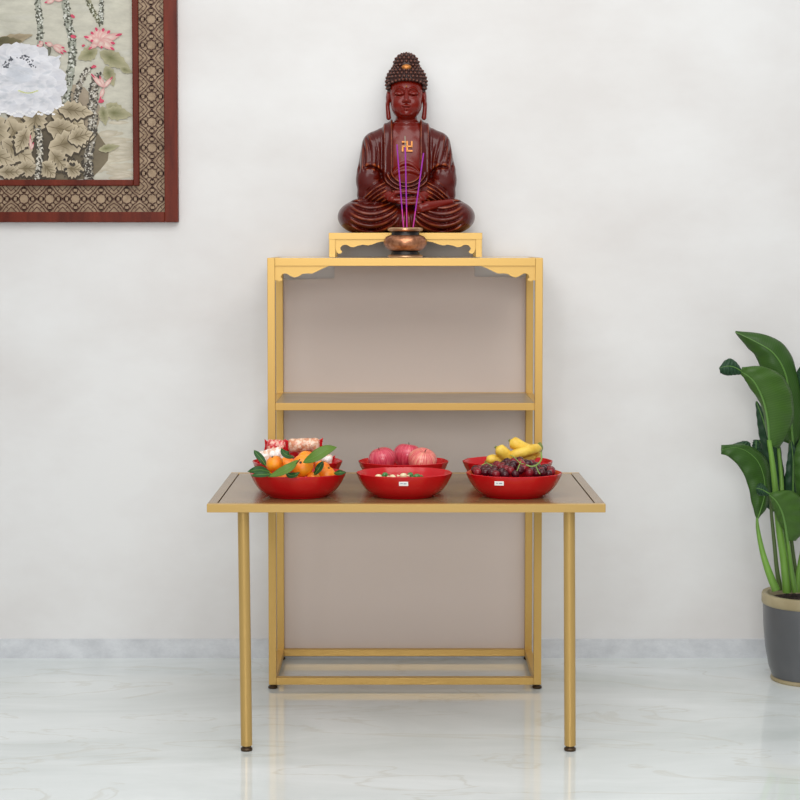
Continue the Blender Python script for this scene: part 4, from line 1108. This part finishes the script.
for i in range(24):
    x = i*3.0-4; blob(x, 113+1.6*math.sin(i*1.3)-(6 if x > 58 else 0), 1.8, 1.1, (236, 234, 232), (226, 226, 228), 0, 7, .2)
# pink blossoms
def flower(cx, cy, sc, specs):
    for a, ln, wd in specs:
        petal(cx, cy, a, ln*sc, wd*sc, (206, 150, 146), (222, 204, 190), n=10)
        ex, ey = cx+math.cos(a)*ln*sc, cy+math.sin(a)*ln*sc
        petal(ex, ey, a+PI, ln*sc*.34, wd*sc*.32, (196, 58, 92), (200, 66, 98), n=6)
flower(103, 41, 1, [(-2.9, 17, 3.5), (-2.4, 13, 4), (-1.9, 14, 4), (-1.3, 13, 4.5), (-.8, 14, 4), (-.3, 23, 3.6), (.2, 15, 4), (.6, 17, 3.6), (2.5, 15, 2.8), (1.4, 8, 4), (3.1, 10, 4)])
flower(56, 46, .8, [(.45, 19, 3.6), (.2, 15, 3), (.7, 17, 3), (-2.8, 11, 3)]); flower(46, 45, .7, [(2.9, 9, 3), (-2.4, 7, 3)])
flower(58, 1, .8, [(-.2, 14, 3), (2.9, 13, 3), (-2.2, 9, 3), (-1, 9, 3)])
flower(106, 88, .8, [(-1.9, 16, 2.6), (-.9, 18, 2.6), (-2.3, 24, 3), (1.9, 16, 2.6)])
flower(33, 150, .7, [(-1.6, 22, 2), (-1.2, 12, 2)])
for (x, y, r) in ((76, 17, 2.1), (76, 37, 2.6), (86, 46, 1.6), (96, 67, 2.2), (103, 101, 2.4)): blob(x, y, r*1.2, r*.8, (196, 62, 88), (206, 82, 104), R2(-.5, .5), 9, .25)
me_o = finish('painting', bm, M['paint'], pic, False)
bm = None
boxobj('canvas_backing', WX(CXR[0]-1), WX(CXR[1]+1), -.0148, -.001, WZ(CXR[3]+1), WZ(CXR[2]-1), M['inlay'], pic)

# ------------------------------------------------------------------ light
w = bpy.data.worlds.new('world'); S.world = w; w.use_nodes = True
nt = w.node_tree; bg = nt.nodes['Background']
tc = nt.nodes.new('ShaderNodeTexCoord'); se = nt.nodes.new('ShaderNodeSeparateXYZ'); nt.links.new(tc.outputs['Generated'], se.inputs[0])
cr = nt.nodes.new('ShaderNodeValToRGB'); nt.links.new(se.outputs[2], cr.inputs[0])
e = cr.color_ramp.elements; e[0].position = 0; e[0].color = (.26, .26, .27, 1); e[1].position = .75; e[1].color = (.95, .97, 1, 1)
x = e.new(.2); x.color = (.38, .39, .4, 1)
nt.links.new(cr.outputs[0], bg.inputs[0]); bg.inputs[1].default_value = .82
def area(name, loc, tgt, sx_, sy_, power, col=(1, 1, 1)):
    l = bpy.data.lights.new(name, 'AREA'); l.shape = 'RECTANGLE'; l.size = sx_; l.size_y = sy_; l.energy = power; l.color = col
    o = bpy.data.objects.new(name, l); COL.objects.link(o); o.location = loc
    o.rotation_euler = (Vector(tgt)-Vector(loc)).to_track_quat('-Z', 'Y').to_euler(); return o
area('overhead_fill', (.15, 3.7, 3.2), (.3, 6.1, .7), 3.0, 1.6, 50, (1, .985, .965))  # unseen softbox added overhead, no fixture modelled
area('front_fill', (-.2, -1.0, 2.2), (.5, 6, .7), 2.6, 2.0, 124, (.985, .99, 1))  # fill added behind the camera to light the wall evenly
S.view_settings.view_transform = 'Standard'; S.view_settings.look = 'None'; S.view_settings.gamma = 1
S.view_settings.use_curve_mapping = False; S.view_settings.exposure = 0
